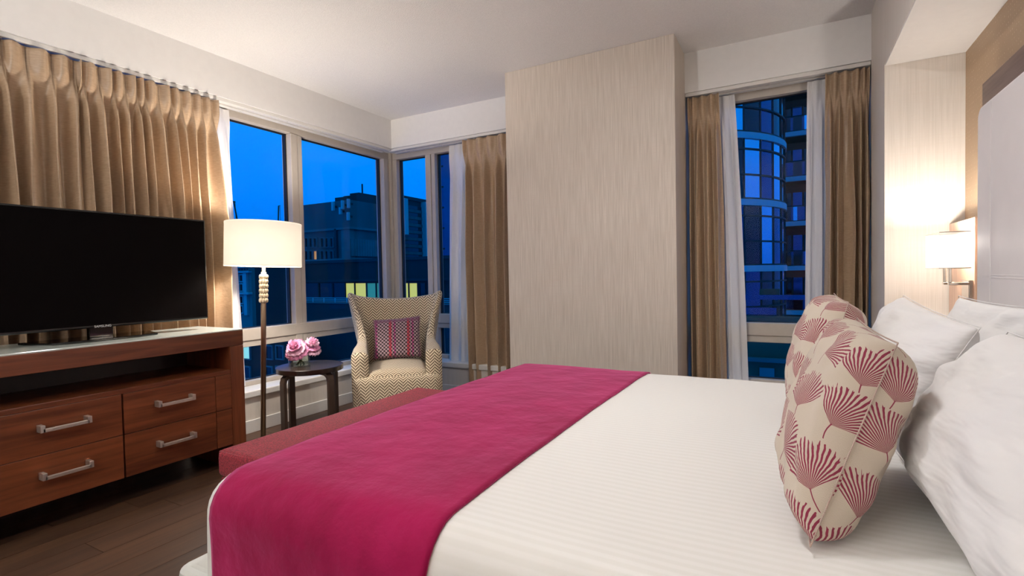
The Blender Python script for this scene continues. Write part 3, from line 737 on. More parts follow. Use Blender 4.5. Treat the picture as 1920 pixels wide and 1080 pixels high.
def rbox_uv(name, hx, y0, y1, z0, z1, r, m, parent, crown=0.0, taper=0.0):
    """softly rounded upholstered box with metric UVs wrapping front, top and sides"""
    V = []; F = []; UV = []; nx, ny, nz = 13, 13, 9
    def add(fn, na, nb, flip):
        b = len(V)
        for j in range(nb):
            for i in range(na):
                p, q = fn(i/(na-1), j/(nb-1)); V.append(p); UV.append(q)
        for j in range(nb-1):
            for i in range(na-1):
                f = (b+j*na+i, b+j*na+i+1, b+(j+1)*na+i+1, b+(j+1)*na+i); F.append(f[::-1] if flip else f)
    X = lambda u: -hx + 2*hx*u
    add(lambda u, w: (Vector((X(u), y0, z0+(z1-z0)*w)), (X(u), z0+(z1-z0)*w)), nx, nz, False)
    add(lambda u, w: (Vector((X(u), y1, z0+(z1-z0)*w)), (X(u)+1, z0+(z1-z0)*w)), nx, nz, True)
    add(lambda u, w: (Vector((X(u), y0+(y1-y0)*w, z1)), (X(u), z1+(y1-y0)*w)), nx, ny, False)
    add(lambda u, w: (Vector((X(u), y0+(y1-y0)*w, z0)), (X(u), z0-(y1-y0)*w)), nx, ny, True)
    add(lambda u, w: (Vector((-hx, y0+(y1-y0)*u, z0+(z1-z0)*w)), (-hx-(y1-y0)*u, z0+(z1-z0)*w)), ny, nz, True)
    add(lambda u, w: (Vector((hx, y0+(y1-y0)*u, z0+(z1-z0)*w)), (hx+(y1-y0)*u, z0+(z1-z0)*w)), ny, nz, False)
    out = []
    for p in V:
        c = Vector((max(-hx+r, min(hx-r, p.x)), max(y0+r, min(y1-r, p.y)), max(z0+r, min(z1-r, p.z)))); d = p-c
        if d.length > 1e-6: p = c + d.normalized()*r
        k = (1-(p.x/hx)**2)*(1-((p.y-(y0+y1)/2)/((y1-y0)/2))**2)
        if p.z > (z0+z1)/2: p = p + Vector((0,0,crown*max(0, k)))
        t = 1 - taper*(z1-p.z)/(z1-z0); p = Vector((p.x*t, p.y, p.z))
        out.append(p)
    o = mobj(name, out, F, m, parent, smooth=True, uv=UV)
    wmod = o.modifiers.new('weld', 'WELD'); wmod.merge_threshold = .0015
    return o
rbox_uv('seat_base', .352, -.385, .27, .06, .375, .045, M_zig, AC, crown=.0)
rbox_uv('seat_cushion', .235, -.370, .26, .30, .405, .05, M_zig, AC, crown=.035)
for sx in (-1, 1):
    for sy in (-.33, .24):
        G().lathe([(.014,0), (.02,.07)], sx*.29, sy, 12).build('leg', M_espresso, AC, smooth=True)

def pillow(name, label, cat, group, quad, thick, m, seed, parent=None, wr=.006, ear=.08, n=24, uvs=1.0, pw_=.42, slump=0.0, uvrot=0):
    """closed cushion spanned by four corner points: near-bottom, far-bottom, far-top, near-top"""
    Q = [Vector(q) for q in quad]; c = sum(Q, Vector())/4; Q = [q-c for q in Q]
    wv = ((Q[1]-Q[0]).length + (Q[2]-Q[3]).length)/2; hv = ((Q[3]-Q[0]).length + (Q[2]-Q[1]).length)/2
    nrm = (Q[1]-Q[0]).cross(Q[3]-Q[0]).normalized()
    V = []; F = []; UV = []
    root = thing(name, label, cat, c, 0, group)
    for side in (1, -1):
        for j in range(n+1):
            for i in range(n+1):
                u, v = 2*i/n-1, 2*j/n-1
                # corners keep their place, edges draw in between them
                uu_ = u*(1 - ear*(1-v*v)*abs(u)); vv_ = v*(1 - ear*(1-u*u)*abs(v))
                s, t = (uu_+1)/2, (vv_+1)/2
                p = (Q[0]*(1-s) + Q[1]*s)*(1-t) + (Q[3]*(1-s) + Q[2]*s)*t
                pr = max(0, (1-u**2)*(1-v**2)); b = thick*pr**pw_
                w1 = noise.noise(Vector((u*2.2+seed, v*2.2, side)))*wr*2.0
                dg = abs(abs(u)-abs(v)); w2 = wr*1.2*math.sin(14*(abs(u)-abs(v)) + seed)*math.exp(-2.5*(1-max(abs(u), abs(v))))*min(1, pr*6)
                w3 = noise.noise(Vector((u*6+seed, v*3, side*2)))*wr
                e = min(1, pr*8)
                p = p + nrm*side*(b + (w1+w2+w3)*e)
                p = p + Vector((0,0,-slump*pr*(1 if v < .2 else .5)))
                V.append(p)
                UV.append(((uu_*wv/2 + .21)*uvs, (vv_*hv/2 + .21)*uvs) if not uvrot else ((uu_*wv/2)*uvs + seed*.37, (vv_*hv/2)*uvs + seed*.21))
    k = (n+1)**2
    if uvrot:
        for sd in (0, 1):
            for j in range(n+1):
                for i in range(n+1):
                    def run(idx):          # length along the cloth from the middle of the row or column
                        return sum((V[idx[q+1]]-V[idx[q]]).length for q in range(len(idx)-1))
                    h_ = n//2
                    row = [sd*k+j*(n+1)+q for q in (range(h_, i+1) if i >= h_ else range(h_, i-1, -1))]
                    col = [sd*k+q*(n+1)+i for q in (range(h_, j+1) if j >= h_ else range(h_, j-1, -1))]
                    UV[sd*k+j*(n+1)+i] = (run(row)*(1 if i >= h_ else -1) + seed*.37 + sd*.53, run(col)*(1 if j >= h_ else -1) + seed*.21)
        F_uv = True
    for sd in (0, 1):
        for j in range(n):
            for i in range(n):
                f = (sd*k+j*(n+1)+i, sd*k+j*(n+1)+i+1, sd*k+(j+1)*(n+1)+i+1, sd*k+(j+1)*(n+1)+i); F.append(f if sd == 0 else f[::-1])
    o = mobj('cover', V, F, m, root, smooth=True, uv=UV)
    wm = o.modifiers.new('weld', 'WELD'); wm.merge_threshold = .0006
    sb = o.modifiers.new('sub', 'SUBSURF'); sb.levels = 1; sb.render_levels = 1
    # piping around the seam
    rim = []
    for a, b_ in ((0,1), (1,2), (2,3), (3,0)):
        for i in range(n): 
            t = i/n
            u, v = [(-1+2*t, -1), (1, -1+2*t), (1-2*t, 1), (-1, 1-2*t)][a]
            uu_ = u*(1 - ear*(1-v*v)*abs(u)); vv_ = v*(1 - ear*(1-u*u)*abs(v)); s, q = (uu_+1)/2, (vv_+1)/2
            rim.append((Q[0]*(1-s) + Q[1]*s)*(1-q) + (Q[3]*(1-s) + Q[2]*s)*q)
    rim.append(rim[0])
    o2 = G().tube(rim, .0016, 6).build('seam', m, root, smooth=True)
    l = o2.data.uv_layers.new(name='UVMap')
    return root
# checked cushion leaning in the armchair (in chair space, turned to the world)
RM = Matrix.Rotation(math.radians(41.3), 4, 'Z'); A0 = Vector((-2.975, 3.385, 0))
def ch(x, y, z): return A0 + RM @ Vector((x, y, z))
pillow('checked_cushion', 'small purple and black checked cushion with red stripes on the armchair', 'cushion', None,
       [ch(-.205, .035, .440), ch(.205, .035, .445), ch(.215, .175, .800), ch(-.205, .175, .775)], .055, M_check, 4, wr=.003, ear=.06)

# ================================================================== bench
BN = thing('bench', 'red tweed upholstered bench at the foot of the bed', 'bench', (-1.835, 1.87, 0))
def rbox(g, x0, x1, y0, y1, z0, z1): return g.box(x0, x1, y0, y1, z0, z1)
rbox(G(), -.215, .215, -.64, .64, .352, .462).build('cushion', M_tweed, BN, bevel=.024, seg=4, smooth=False)
g = G()
for z in (.452,):
    pts = [(-.203,-.628,z), (.203,-.628,z), (.203,.628,z), (-.203,.628,z), (-.203,-.628,z)]
    for a, b in zip(pts, pts[1:]): g.tube([a, b], .006, 8)
g.build('piping', M_tweed, BN, smooth=True)
b0 = [(-.205,-.63), (.205,-.63), (.205,.63), (-.205,.63)]; b1 = [(-.225,-.665), (.225,-.665), (.225,.665), (-.225,.665)]
mobj('skirt', [(x,y,.352) for x, y in b0] + [(x,y,.01) for x, y in b1], [(0,1,2,3), (7,6,5,4)] + [(i, i+4, (i+1) % 4+4, (i+1) % 4) for i in range(4)], M_tweedd, BN, bevel=.01)

# ================================================================== bed
BX0, BX1, BY0, BY1, BZ = -1.405, .60, .778, 2.665, .632
BD = thing('bed', 'king bed with white leather frame and mattress', 'bed', ((BX0+BX1)/2, (BY0+BY1)/2, 0))
cx, cy = BD.location.x, BD.location.y
G().box(BX0-.105-cx, BX1-cx, BY0+.0-cy, BY1-.0-cy, .10, .36).build('frame', M_leather, BD, bevel=.03, seg=4)
G().box(BX0+.02-cx, BX1-.01-cx, BY0+.03-cy, BY1-.03-cy, .362, .60).build('mattress', M_white, BD, bevel=.05, seg=3)
for sx in (BX0+.05, BX1-.1):
    for sy in (BY0+.1, BY1-.1): G().lathe([(.03,0), (.035,.101)], sx-cx, sy-cy, 12).build('leg', M_espresso, BD)
for y in (BY0+.075-cy, BY1-.075-cy): G().tube([(BX0-.106-cx, y, .12), (BX0-.106-cx, y, .335)], .003, 6).build('stitching', M_leather, BD)
R = .10
def bedmap(x, y, off=0.0, zmin=.30, wr=1.0):
    """cloth laid on the mattress: flat on top, bending over the edges with radius R"""
    ix0, iy0, iy1 = BX0+R, BY0+R, BY1-R
    qx = min(0, x-ix0); qy = (y-iy0) if y < iy0 else (max(0, y-iy1)); q = math.hypot(qx, qy)
    cxx, cyy = max(x, ix0), min(max(y, iy0), iy1)
    crown = .022*max(0, 1-((cyy-1.72)/.95)**2)*(1 if cxx > -1.1 else max(0, 1-(-1.1-cxx)/.28))
    zn = (noise.noise(Vector((x*2.5, y*2.5, 1.3)))*.006 + noise.noise(Vector((x*7, y*5, 4.1)))*.0022)*wr
    if q < 1e-6: return Vector((cxx, cyy, BZ+crown+zn+off))
    dx, dy = qx/q, qy/q; r = R + off
    if q <= R*PI/2:
        a = q/R; h, dz = r*math.sin(a), r*(1-math.cos(a))
    else:
        h, dz = r, r + (q-R*PI/2)
    h += noise.noise(Vector((x*3, y*3, 8)))*.008*min(1, q/.2)*wr
    z = BZ + off - dz + (crown+zn)*max(0, 1-q/.15)
    return Vector((cxx+dx*h, cyy+dy*h, max(z, zmin)))
def cloth(name, xs, ys, m, off, zmin, solid, label, cat, uv=False):
    V = []; F = []; W_ = len(xs)
    for y in ys:
        for x in xs: V.append(bedmap(x, y, off, zmin))
    for j in range(len(ys)-1):
        for i in range(W_-1): F.append((j*W_+i, j*W_+i+1, (j+1)*W_+i+1, (j+1)*W_+i))
    return tag(mobj(name, V, F, m, None, smooth=True, solid=solid, offset=-1), label, cat)
def rng(a, b, n): return [a+(b-a)*i/n for i in range(n+1)]
cloth('duvet', rng(BX0-.22, BX1-.01, 90), rng(BY0-.22, BY1+.22, 96), M_duvet, 0.004, .37, .006, 'white satin striped duvet spread over the whole bed', 'duvet')
cloth('bed_runner', rng(BX0+.085, -.625, 40), rng(BY0-.30, BY1+.30, 100), M_velvet, .0125, .30, .007, 'raspberry pink velvet runner across the foot of the bed', 'bed runner')

# headboard
HB = thing('headboard', 'tall white upholstered headboard with grey-brown wood surround', 'headboard', (.80, 1.67, 0))
hx0, hx1, hy, hz = -.14, -.045, 1.03, 1.775
n = 8; r = .05; pr_ = [(-hy, .30), (hy, .30)] + [(hy-r+r*math.cos(t), hz-r+r*math.sin(t)) for t in [PI/2*i/n for i in range(n+1)]] + [(-hy+r-r*math.cos(t), hz-r+r*math.sin(t)) for t in [PI/2*(1-i/n) for i in range(n+1)]]
G().prism(pr_, 'x', hx0, hx1).build('upholstered_panel', M_headb, HB, bevel=.014, seg=3)
for y in (-hy+.165, 0, hy-.165): G().box(hx0-.0012, hx0+.002, y-.0016, y+.0016, .3, hz-.016).build('seam', M_stitch, HB)
for y0, y1 in ((-hy+.165, hy-.165),): 
    for z in (1.105, 1.115): G().box(hx0-.0012, hx0+.002, y0, y1, z-.0012, z+.0012).build('stitch_line', M_stitch, HB)
G().box(-.044, -.001, -1.35, 1.35, .3, 1.955).build('wood_surround', M_dwood, HB, bevel=.002)

# bedside units and sconces: one in view, its twin out of the frame on the camera side
def bedside(label, yc, y0, y1):
    t = thing('bedside_panel', label, 'bedside panel', (.80, yc, 0))
    G().box(-.066, -.046, y0-yc, y1-yc, .50, 1.37).build('oak_panel', M_pwood, t, bevel=.002)
    G().box(-.046, -.002, y0-yc, y1-yc, .50, 1.355).build('batten', M_dwood, t)
    g = G().box(-.33, -.046, y0-yc+.02, y1-yc-.02, .30, .50); g.build('nightstand_drawer', M_pwood, t, bevel=.003)
    G().box(-.345, -.046, y0-yc+.01, y1-yc-.01, .5, .515).build('nightstand_top', M_espresso, t, bevel=.002)
    return t
bedside('light oak bedside panel behind the lit wall sconce', 3.235, 3.025, 3.445)
bedside('light oak bedside panel on the camera side of the bed', .16, .02, .31)
def sconce(label, yc, power):
    t = thing('wall_sconce', label, 'wall lamp', (.734, yc, 0), 0, 'bedside wall sconces')
    x0, x1, hy_, z0, z1 = -.138, -.028, .129, 1.140, 1.306
    g = G().box(-.018, -.0005, -.055, .055, 1.005, 1.085); g.build('backplate', M_chrome, t, bevel=.003)
    for y in (-.05, .045):
        G().box(-.090, -.078, y-.012, y+.012, 1.075, 1.20).box(-.090, -.018, y-.012, y+.012, 1.063, 1.075).build('arm', M_chrome, t, bevel=.002)
    V = []; F = []
    pts = [(x0,-hy_), (x1,-hy_), (x1,hy_), (x0,hy_)]
    rp_ = []
    for (px, py), (sx, sy) in zip(pts, ((1,1), (-1,1), (-1,-1), (1,-1))):
        rp_.append((px, py))
    k = len(rp_)
    for z in (z0, z1): V += [(px, py, z) for px, py in rp_]
    F = [(i, (i+1) % k, (i+1) % k+k, i+k) for i in range(k)]
    mobj('shade', V, F, M_sshade, t)
    for z in (z0, z1-.004):
        g = G()
        for (a, b), (c, d) in zip(rp_, rp_[1:]+rp_[:1]): g.tube([(a,b,z+.002), (c,d,z+.002)], .0022, 6)
        g.build('shade_trim', M_chrome, t)
    G().box(-.093, -.073, -.07, .07, 1.20, 1.206).lathe([(.012,1.206), (.012,1.24)], -.083, 0, 12).build('socket', M_chrome, t)
    lamp('bulb', (-.083, 0, 1.255), power, WARM, t, .03)
    return t
sconce('lit chrome wall sconce with boxy white shade beside the headboard', 3.088, P_SCONCE)
sconce('twin wall sconce on the camera side of the bed', .165, P_NEAR_SCONCE)

# pillows
GP, GW = 'fan print throw pillows', 'white bed pillows'
pillow('throw_pillow', 'larger looking fan print linen throw pillow nearest the camera', 'pillow', GP, [(.030,1.025,.662), (.020,1.48,.664), (.160,1.66,1.015), (.195,1.295,.995)], .098, M_fan, 3, wr=.006, ear=.03, uvrot=1, pw_=.27)
pillow('throw_pillow', 'fan print linen throw pillow behind the nearer one, towards the window', 'pillow', GP, [(.055,1.76,.666), (.050,2.14,.666), (.150,2.32,1.055), (.168,1.98,1.040)], .105, M_fan, 7, wr=.006, ear=.03, uvrot=1, pw_=.27)
pillow('bed_pillow', 'big white pillow at the right edge, behind the nearest throw pillow', 'pillow', GW, [(.245,.74,.680), (.235,1.62,.680), (.460,1.64,.990), (.480,.78,.990)], .105, M_pcotton, 5, wr=.008, ear=.05)
pillow('bed_pillow', 'white pillow leaning behind the throw pillow nearer the window', 'pillow', GW, [(.27,1.72,.665), (.25,2.60,.665), (.41,2.60,1.035), (.435,1.74,.990)], .105, M_pcotton, 11, wr=.008, ear=.05)
pillow('bed_pillow', 'white pillow upright against the headboard below the wall sconce', 'pillow', GW, [(.52,1.74,.665), (.52,2.58,.665), (.575,2.56,1.035), (.575,1.76,1.04)], .070, M_pcotton, 17, wr=.009, ear=.05)
pillow('bed_pillow', 'white pillow against the headboard at the right edge, behind the biggest pillow', 'pillow', GW, [(.53,.78,.665), (.53,1.62,.665), (.58,1.60,1.0), (.58,.8,1.0)], .060, M_pcotton, 23, wr=.008, ear=.05)

# ================================================================== ceiling lamp above the frame, and an uplight added behind the camera
def drum(label, x, y, power, r):
    t = thing('ceiling_lamp', label, 'ceiling lamp', (x, y, HC), 0, 'flush ceiling lamps above the frame')
    G().lathe([(r+.03,-.02), (r+.03,0)], n=40).build('canopy', M_nickel, t)
    G().lathe([(r,-.09), (r+.01,-.08), (r+.01,-.02)], n=40).build('diffuser', emis('lit_diffuser', (1,.93,.84,1), 1.0), t, smooth=True)
    l = bpy.data.lights.new('bulb', 'AREA'); l.shape = 'DISK'; l.size = 2*r; l.energy = power; l.color = SOFT
    o = bpy.data.objects.new('bulb', l); COL.objects.link(o); o.parent = t; o.location = (0,0,-.095)
drum('small flush ceiling lamp above the foot of the bed', -.75, 1.95, P_BED_LAMP, .12)
TO = thing('added_uplight', 'made-up uplight on a pole, added unseen behind the camera for fill light', 'lamp', (-1.9, -1.3, 0))  # invented lamp, added out of view to bounce fill off the ceiling
G().lathe([(.002,0), (.14,0), (.14,.02), (.02,.03)], n=32).build('base', M_bronze, TO, smooth=True)
G().lathe([(.014,.025), (.014,1.72)], n=16).build('pole', M_bronze, TO, smooth=True)
G().lathe([(.02,1.72), (.10,1.74), (.19,1.80), (.20,1.81), (.185,1.805), (.09,1.75), (.002,1.735)], n=40, cap=False).build('bowl', M_bronze, TO, smooth=True)
l = bpy.data.lights.new('bulb', 'AREA'); l.shape = 'DISK'; l.size = .26; l.energy = P_ADDED_UPLIGHT; l.color = SOFT
o = bpy.data.objects.new('bulb', l); COL.objects.link(o); o.parent = TO; o.location = (0,0,1.80); o.rotation_euler = (PI, 0, 0)
#CITY
# ================================================================== the city outside, ten floors up
M_conc = plain('weathered_concrete', rgb(86,84,84), 0.85, var=0.35, scale=0.35, stretch=(1,1,0.35))
M_conc2 = plain('pale_concrete', rgb(110,108,108), 0.85, var=0.15, scale=0.8)
M_brick = plain('dark_brick', rgb(44,32,32), 0.9, var=0.15, scale=2)
M_brickb = plain('brown_cladding', rgb(110,66,44), 0.7, var=0.2, scale=1.5, stretch=(1,1,0.2))
M_stone = plain('pale_stone', rgb(126,122,118), 0.8, var=0.08, scale=1)
M_slate = plain('dark_slate', rgb(28,28,32), 0.7, var=0.15, scale=1)
M_white_o = plain('white_metal', rgb(176,176,178), 0.5, var=0.02)
M_dgl = plain('dark_window_glass', rgb(14,16,22), 0.06, var=0.05)
M_mgl = plain('mid_window_glass', rgb(40,84,120), 0.08, metal=0.75, var=0.1, scale=0.6)
M_bgl = plain('bright_window_glass', rgb(196,206,222), 0.06, metal=0.95, var=0.05, scale=0.6)
M_lity = emis('lit_yellow_window', rgb(214,206,96), 0.75)
M_litt = emis('lit_teal_window', rgb(60,150,130), 0.5)
M_lito = emis('lit_amber_window', rgb(220,150,80), 0.6)
M_litg = emis('lit_green_window', rgb(150,220,190), 0.8)
struct(G().box(-420, 420, 5, 620, -32.2, -32).build('ground', M_slate))
def part_box(name, m, parent, *b, **k):
    L_ = parent.matrix_basis.translation
    return G().box(b[0]-L_.x, b[1]-L_.x, b[2]-L_.y, b[3]-L_.y, b[4]-L_.z, b[5]-L_.z).build(name, m, parent, **k)
def face_win(parent, nm, px0, px1, py0, py1, Y, m, frame=None, dep=.25, fr=.12):
    """window on a facade that faces the room (plane y = Y)"""
    a = at_y(px0, (py0+py1)/2, Y); b = at_y(px1, (py0+py1)/2, Y); z1 = at_y((px0+px1)/2, py0, Y).z; z0 = at_y((px0+px1)/2, py1, Y).z
    L_ = parent.matrix_basis.translation; g = G(); x0, x1 = a.x-L_.x, b.x-L_.x; y = Y-L_.y; z0 -= L_.z; z1 -= L_.z
    for q in ((x0-fr, x0, z0-fr, z1+fr), (x1, x1+fr, z0-fr, z1+fr), (x0, x1, z1, z1+fr), (x0, x1, z0-fr, z0)): g.box(q[0], q[1], y-dep*.6, y+.05, q[2], q[3])
    w = g.build(nm, frame or M_conc2, parent)
    return G().box(x0, x1, y-.04, y+.02, z0, z1).build('pane', m, w)
# concrete office block with rooftop plant
Pc = at_d(655, 378, 50); xc, yc = Pc.x, Pc.y
CB = thing('concrete_office_building', 'weathered concrete office block with rooftop plant seen through the left window', 'building', (xc-6, yc+8, -32))
xl = at_y(537, 380, yc).x; zt_ = at_y(600, 381, yc).z; yr = at_x(742, 385, xc).y
part_box('walls', M_conc, CB, xl, xc, yc, yr, -32, zt_)
zl = at_y(600, 432, yc).z
part_box('ledge', M_conc2, CB, xl-.2, xc+.25, yc-.25, yr, zl-.12, zl+.1)
zl2 = at_y(600, 489, yc).z
part_box('ledge', M_conc2, CB, xl-.2, xc+.3, yc-.3, yr, zl2-.15, zl2+.15)
for r0, r1 in ((447,463), (471,487)):
    for i, (a, b) in enumerate(((574,579), (582,587.5), (590,596), (603.5,609.5), (612,618), (621,627))):
        face_win(CB, 'window', a, b, r0, r1, yc, M_lito if (r0 > 460 and i in (2,)) else M_dgl, M_conc2, .3, .06)
for px0, px1, py, dd in ((628, 652, 371, 3), (656, 673, 363, 2.5), (644, 655, 368, 6)):
    a = at_y(px0, py, yc+dd); b = at_y(px1, py, yc+dd); part_box('roof_plant', M_slate, CB, a.x, b.x, yc+dd, yc+dd+4, zt_, a.z)
for px, p0, p1 in ((624, 379, 395), (642, 376, 392), (638, 389, 402), (653, 373, 390), (652.5, 398, 413)):
    a = at_y(px-2, p0, yc-.5); b = at_y(px+2, p1, yc-.5); part_box('antenna_panel', M_white_o, CB, a.x, b.x, yc-.6, yc-.35, b.z, a.z, bevel=.03)
    part_box('antenna_bracket', M_slate, CB, (a.x+b.x)/2-.06, (a.x+b.x)/2+.06, yc-.35, yc+.05, (a.z+b.z)/2-.1, (a.z+b.z)/2+.1)
for px, py in ((679, 345), (711, 362)):
    a = at_y(px, py, yc+4); part_box('mast', M_slate, CB, a.x-.06, a.x+.06, yc+3.94, yc+4.06, zt_, a.z)
za, zb_ = at_x(690, 450, xc).z, at_x(690, 481, xc).z
ya, yb = at_x(659, 460, xc).y, at_x(719, 460, xc).y
for i in range(14):
    y = ya + (yb-ya)*i/13; part_box('louvre_fin', M_conc2, CB, xc, xc+.25, y-.16, y+.16, zb_, za)
part_box('downpipe', M_slate, CB, at_y(632,440,yc).x-.12, at_y(632,440,yc).x+.12, yc-.25, yc, zl2, zl)
part_box('corner_pier', M_conc2, CB, xc-1.1, xc+.06, yc-.12, yc+.5, zl2, zl)
# dark podium with lit windows
yp = at_d(650, 540, 40).y
PD = thing('podium_building', 'dark low building with yellow and teal lit windows below the concrete block', 'building', (-30, yp+4, -32))
part_box('walls', M_brick, PD, at_y(478, 520, yp).x, at_y(850, 520, yp).x, yp, yp+4, -32, at_y(600, 490, yp).z)
part_box('parapet', M_slate, PD, at_y(478, 520, yp).x, at_y(850, 520, yp).x, yp-.15, yp, at_y(600, 494, yp).z, at_y(600, 489, yp).z)
part_box('soffit_band', M_slate, PD, at_y(550, 520, yp).x, at_y(850, 520, yp).x, yp-.3, yp, at_y(600, 529, yp).z, at_y(600, 525, yp).z)
for a, b, m in ((572,598,M_dgl), (600,624,M_dgl), (626,648,M_dgl), (650,666,M_lity), (668,688,M_lity), (690,706,M_litt), (708,722,M_litt), (754,767,M_lity), (769,784,M_lity), (788,798,M_dgl)):
    face_win(PD, 'window', a, b, 531, 558, yp, m, M_slate, .2, .05)
yt = at_d(650, 560, 35).y
TE = thing('roof_terrace', 'dark terrace wall with metal railing below the lit podium windows', 'terrace', (-26, yt+2, -32))
xa, xb = at_y(546, 560, yt).x, at_y(850, 560, yt).x; zr = at_y(600, 567, yt).z; zr1 = at_y(600, 558.5, yt).z
part_box('wall', M_slate, TE, xa, xb, yt, yt+4.5, -32, zr-.05)
part_box('coping', M_conc2, TE, xa, xb, yt-.1, yt+.2, zr-.05, zr)
for k in range(3): z = zr + (zr1-zr)*(k+1)/3; part_box('rail', M_white_o, TE, xa, xb, yt+.05, yt+.09, z-.02, z+.02)
for k in range(14): x = xa + (xb-xa)*k/13; part_box('rail_post', M_white_o, TE, x-.02, x+.02, yt+.04, yt+.1, zr, zr1)
# classical stone building behind the lamp
ys = at_d(450, 540, 62).y
ST = thing('stone_building', 'pale stone building with cornice seen left of the floor lamp pole', 'building', (-58, ys+6, -32))
part_box('walls', M_stone, ST, at_y(415, 520, ys).x, at_y(471, 520, ys).x, ys, ys+12, -32, at_y(450, 500, ys).z)
for p0, p1, o_ in ((496, 503, .9), (508, 512, .5), (548, 552, .6)):
    part_box('cornice', M_white_o, ST, at_y(413, 520, ys).x, at_y(473, 520, ys).x, ys-o_, ys, at_y(450, p1, ys).z, at_y(450, p0, ys).z, bevel=.05)
for px in range(418, 474, 5): a = at_y(px, 505, ys); part_box('dentil', M_stone, ST, a.x-.12, a.x+.12, ys-.45, ys, at_y(450,507,ys).z, at_y(450,504,ys).z)
for r0, r1 in ((516,527), (533,545), (556,568), (574,586)):
    for a, b in ((424,430), (438,445), (451,457)): face_win(ST, 'window', a, b, r0, r1, ys, M_dgl, M_white_o, .3, .12)
for px in (434, 447.5, 463): a = at_y(px, 530, ys); part_box('pilaster', M_white_o, ST, a.x-.3, a.x+.3, ys-.3, ys, at_y(450,590,ys).z, at_y(450,512,ys).z)
yq = at_d(450, 640, 36).y
LB = thing('low_brick_building', 'low dark building with one green lit window behind the dresser corner', 'building', (-36, yq+4, -32))
part_box('walls', M_brick, LB, at_y(400, 620, yq).x, at_y(542, 620, yq).x, yq, yq+1.6, -32, at_y(450, 628, yq).z)
part_box('parapet', M_conc2, LB, at_y(400, 620, yq).x, at_y(542, 620, yq).x, yq-.2, yq+.1, at_y(450, 631, yq).z, at_y(450, 625, yq).z)
for a, b, m in ((440,452,M_dgl), (458,470,M_litg), (500,512,M_dgl), (520,532,M_dgl)):
    face_win(LB, 'window', a, b, 649, 672, yq, m, M_conc2, .2, .08); face_win(LB, 'window', a, b, 688, 708, yq, M_dgl, M_conc2, .2, .08)
# cranes
def crane(label, pts, D):
    t = thing('construction_crane', label, 'crane', at_d(pts[0][0], pts[0][1], D), 0, 'cranes on the skyline'); o = t.matrix_basis.translation
    P = [at_d(x, y, D) - o for x, y in pts]
    G().tube([(P[0].x, P[0].y, -60), P[0]], .35, 6).build('mast', M_slate, t); G().tube(P, .22, 6).build('jib', M_slate, t)
    G().tube([P[-1], P[-1] + Vector((0,0,-6))], .06, 5).build('hoist_rope', M_slate, t)
crane('distant crane with leaning jib above the lamp shade', [(447, 424), (438, 377), (441, 379)], 160)
crane('distant upright crane right above the lamp shade', [(521.5, 424), (522.5, 386), (525, 386)], 160)
# far slab tower with white fins
Ps = at_d(749, 372, 190); xs = Ps.x
SL = thing('slab_tower', 'distant office slab with white vertical fins seen right of the corner post', 'building', (xs-8, Ps.y+20, -32))
ye = at_x(846, 400, xs).y
part_box('walls', M_slate, SL, xs-14, xs, Ps.y, ye, -32, Ps.z)
for k in range(15):
    z = Ps.z - 2.0 - k*2.7; part_box('window_band', M_dgl, SL, xs, xs+.25, Ps.y+.5, ye, z-1.3, z); part_box('spandrel', M_conc, SL, xs, xs+.5, Ps.y+.5, ye, z-2.5, z-1.4)
for a, b, p in ((751, 757, 440), (789.5, 793, 520)):
    y0, y1 = at_x(a, 400, xs).y, at_x(b, 400, xs).y; part_box('fin', M_white_o, SL, xs, xs+2.2, y0, y1, at_x((a+b)/2, p, xs).z, Ps.z)
part_box('parapet', M_slate, SL, xs-14.5, xs+.8, Ps.y-.3, ye, Ps.z, Ps.z+1.2)
Pn = at_d(818, 300, 75); Pm = at_d(835, 300, 75)
NT = thing('narrow_glass_tower', 'narrow dark blue glass tower seen beside the sheer curtain behind the armchair', 'building', (Pn.x, Pn.y+4, -32))
part_box('walls', M_mgl, NT, Pn.x-.8, Pm.x, Pn.y, Pn.y+3, -32, 42)
for k in range(24): part_box('floor_edge', M_slate, NT, Pn.x-.85, Pm.x+.05, Pn.y-.06, Pn.y, -28+k*3, -27.75+k*3)
Pk = at_d(838, 361, 110)
DK = thing('dark_block', 'dark distant block just visible beside the sheer curtain behind the armchair', 'building', (Pk.x, Pk.y+8, -32))
part_box('walls', M_slate, DK, Pk.x-2, Pk.x+18, Pk.y, Pk.y+12, -32, Pk.z)
for k in range(5): part_box('window_band', M_dgl, DK, Pk.x-1.5, Pk.x+17, Pk.y-.2, Pk.y, Pk.z-3-k*3.2, Pk.z-1.4-k*3.2)
# round glass tower with balconies, seen through the narrow window
rc = 5.0; sil = at_d(1449, 507, 28); rh = Vector((RIGHT.x, RIGHT.y, 0)).normalized(); cc = sil - rh*rc
RT = thing('round_glass_tower', 'curved blue glass apartment tower seen through the narrow window', 'building', (cc.x, cc.y, -32))
toC = math.atan2(-cc.y, -cc.x); Z0 = 1.22 + 32
G().lathe([(rc-.5, 0), (rc-.5, 50)], n=32).build('core', M_slate, RT)
def arc(r0, r1, z0, z1, a0, a1, n):
    V = []; F = []
    for i in range(n+1):
        t = a0 + (a1-a0)*i/n
        for r, z in ((r0,z0), (r1,z0), (r1,z1), (r0,z1)): V.append((r*math.cos(t), r*math.sin(t), z))
    for i in range(n):
        for k in range(4): F.append((i*4+k, i*4+(k+1) % 4, (i+1)*4+(k+1) % 4, (i+1)*4+k))
    F += [(3,2,1,0), (n*4, n*4+1, n*4+2, n*4+3)]
    return G().add(V, F)
random.seed(11); seg = math.radians(11)
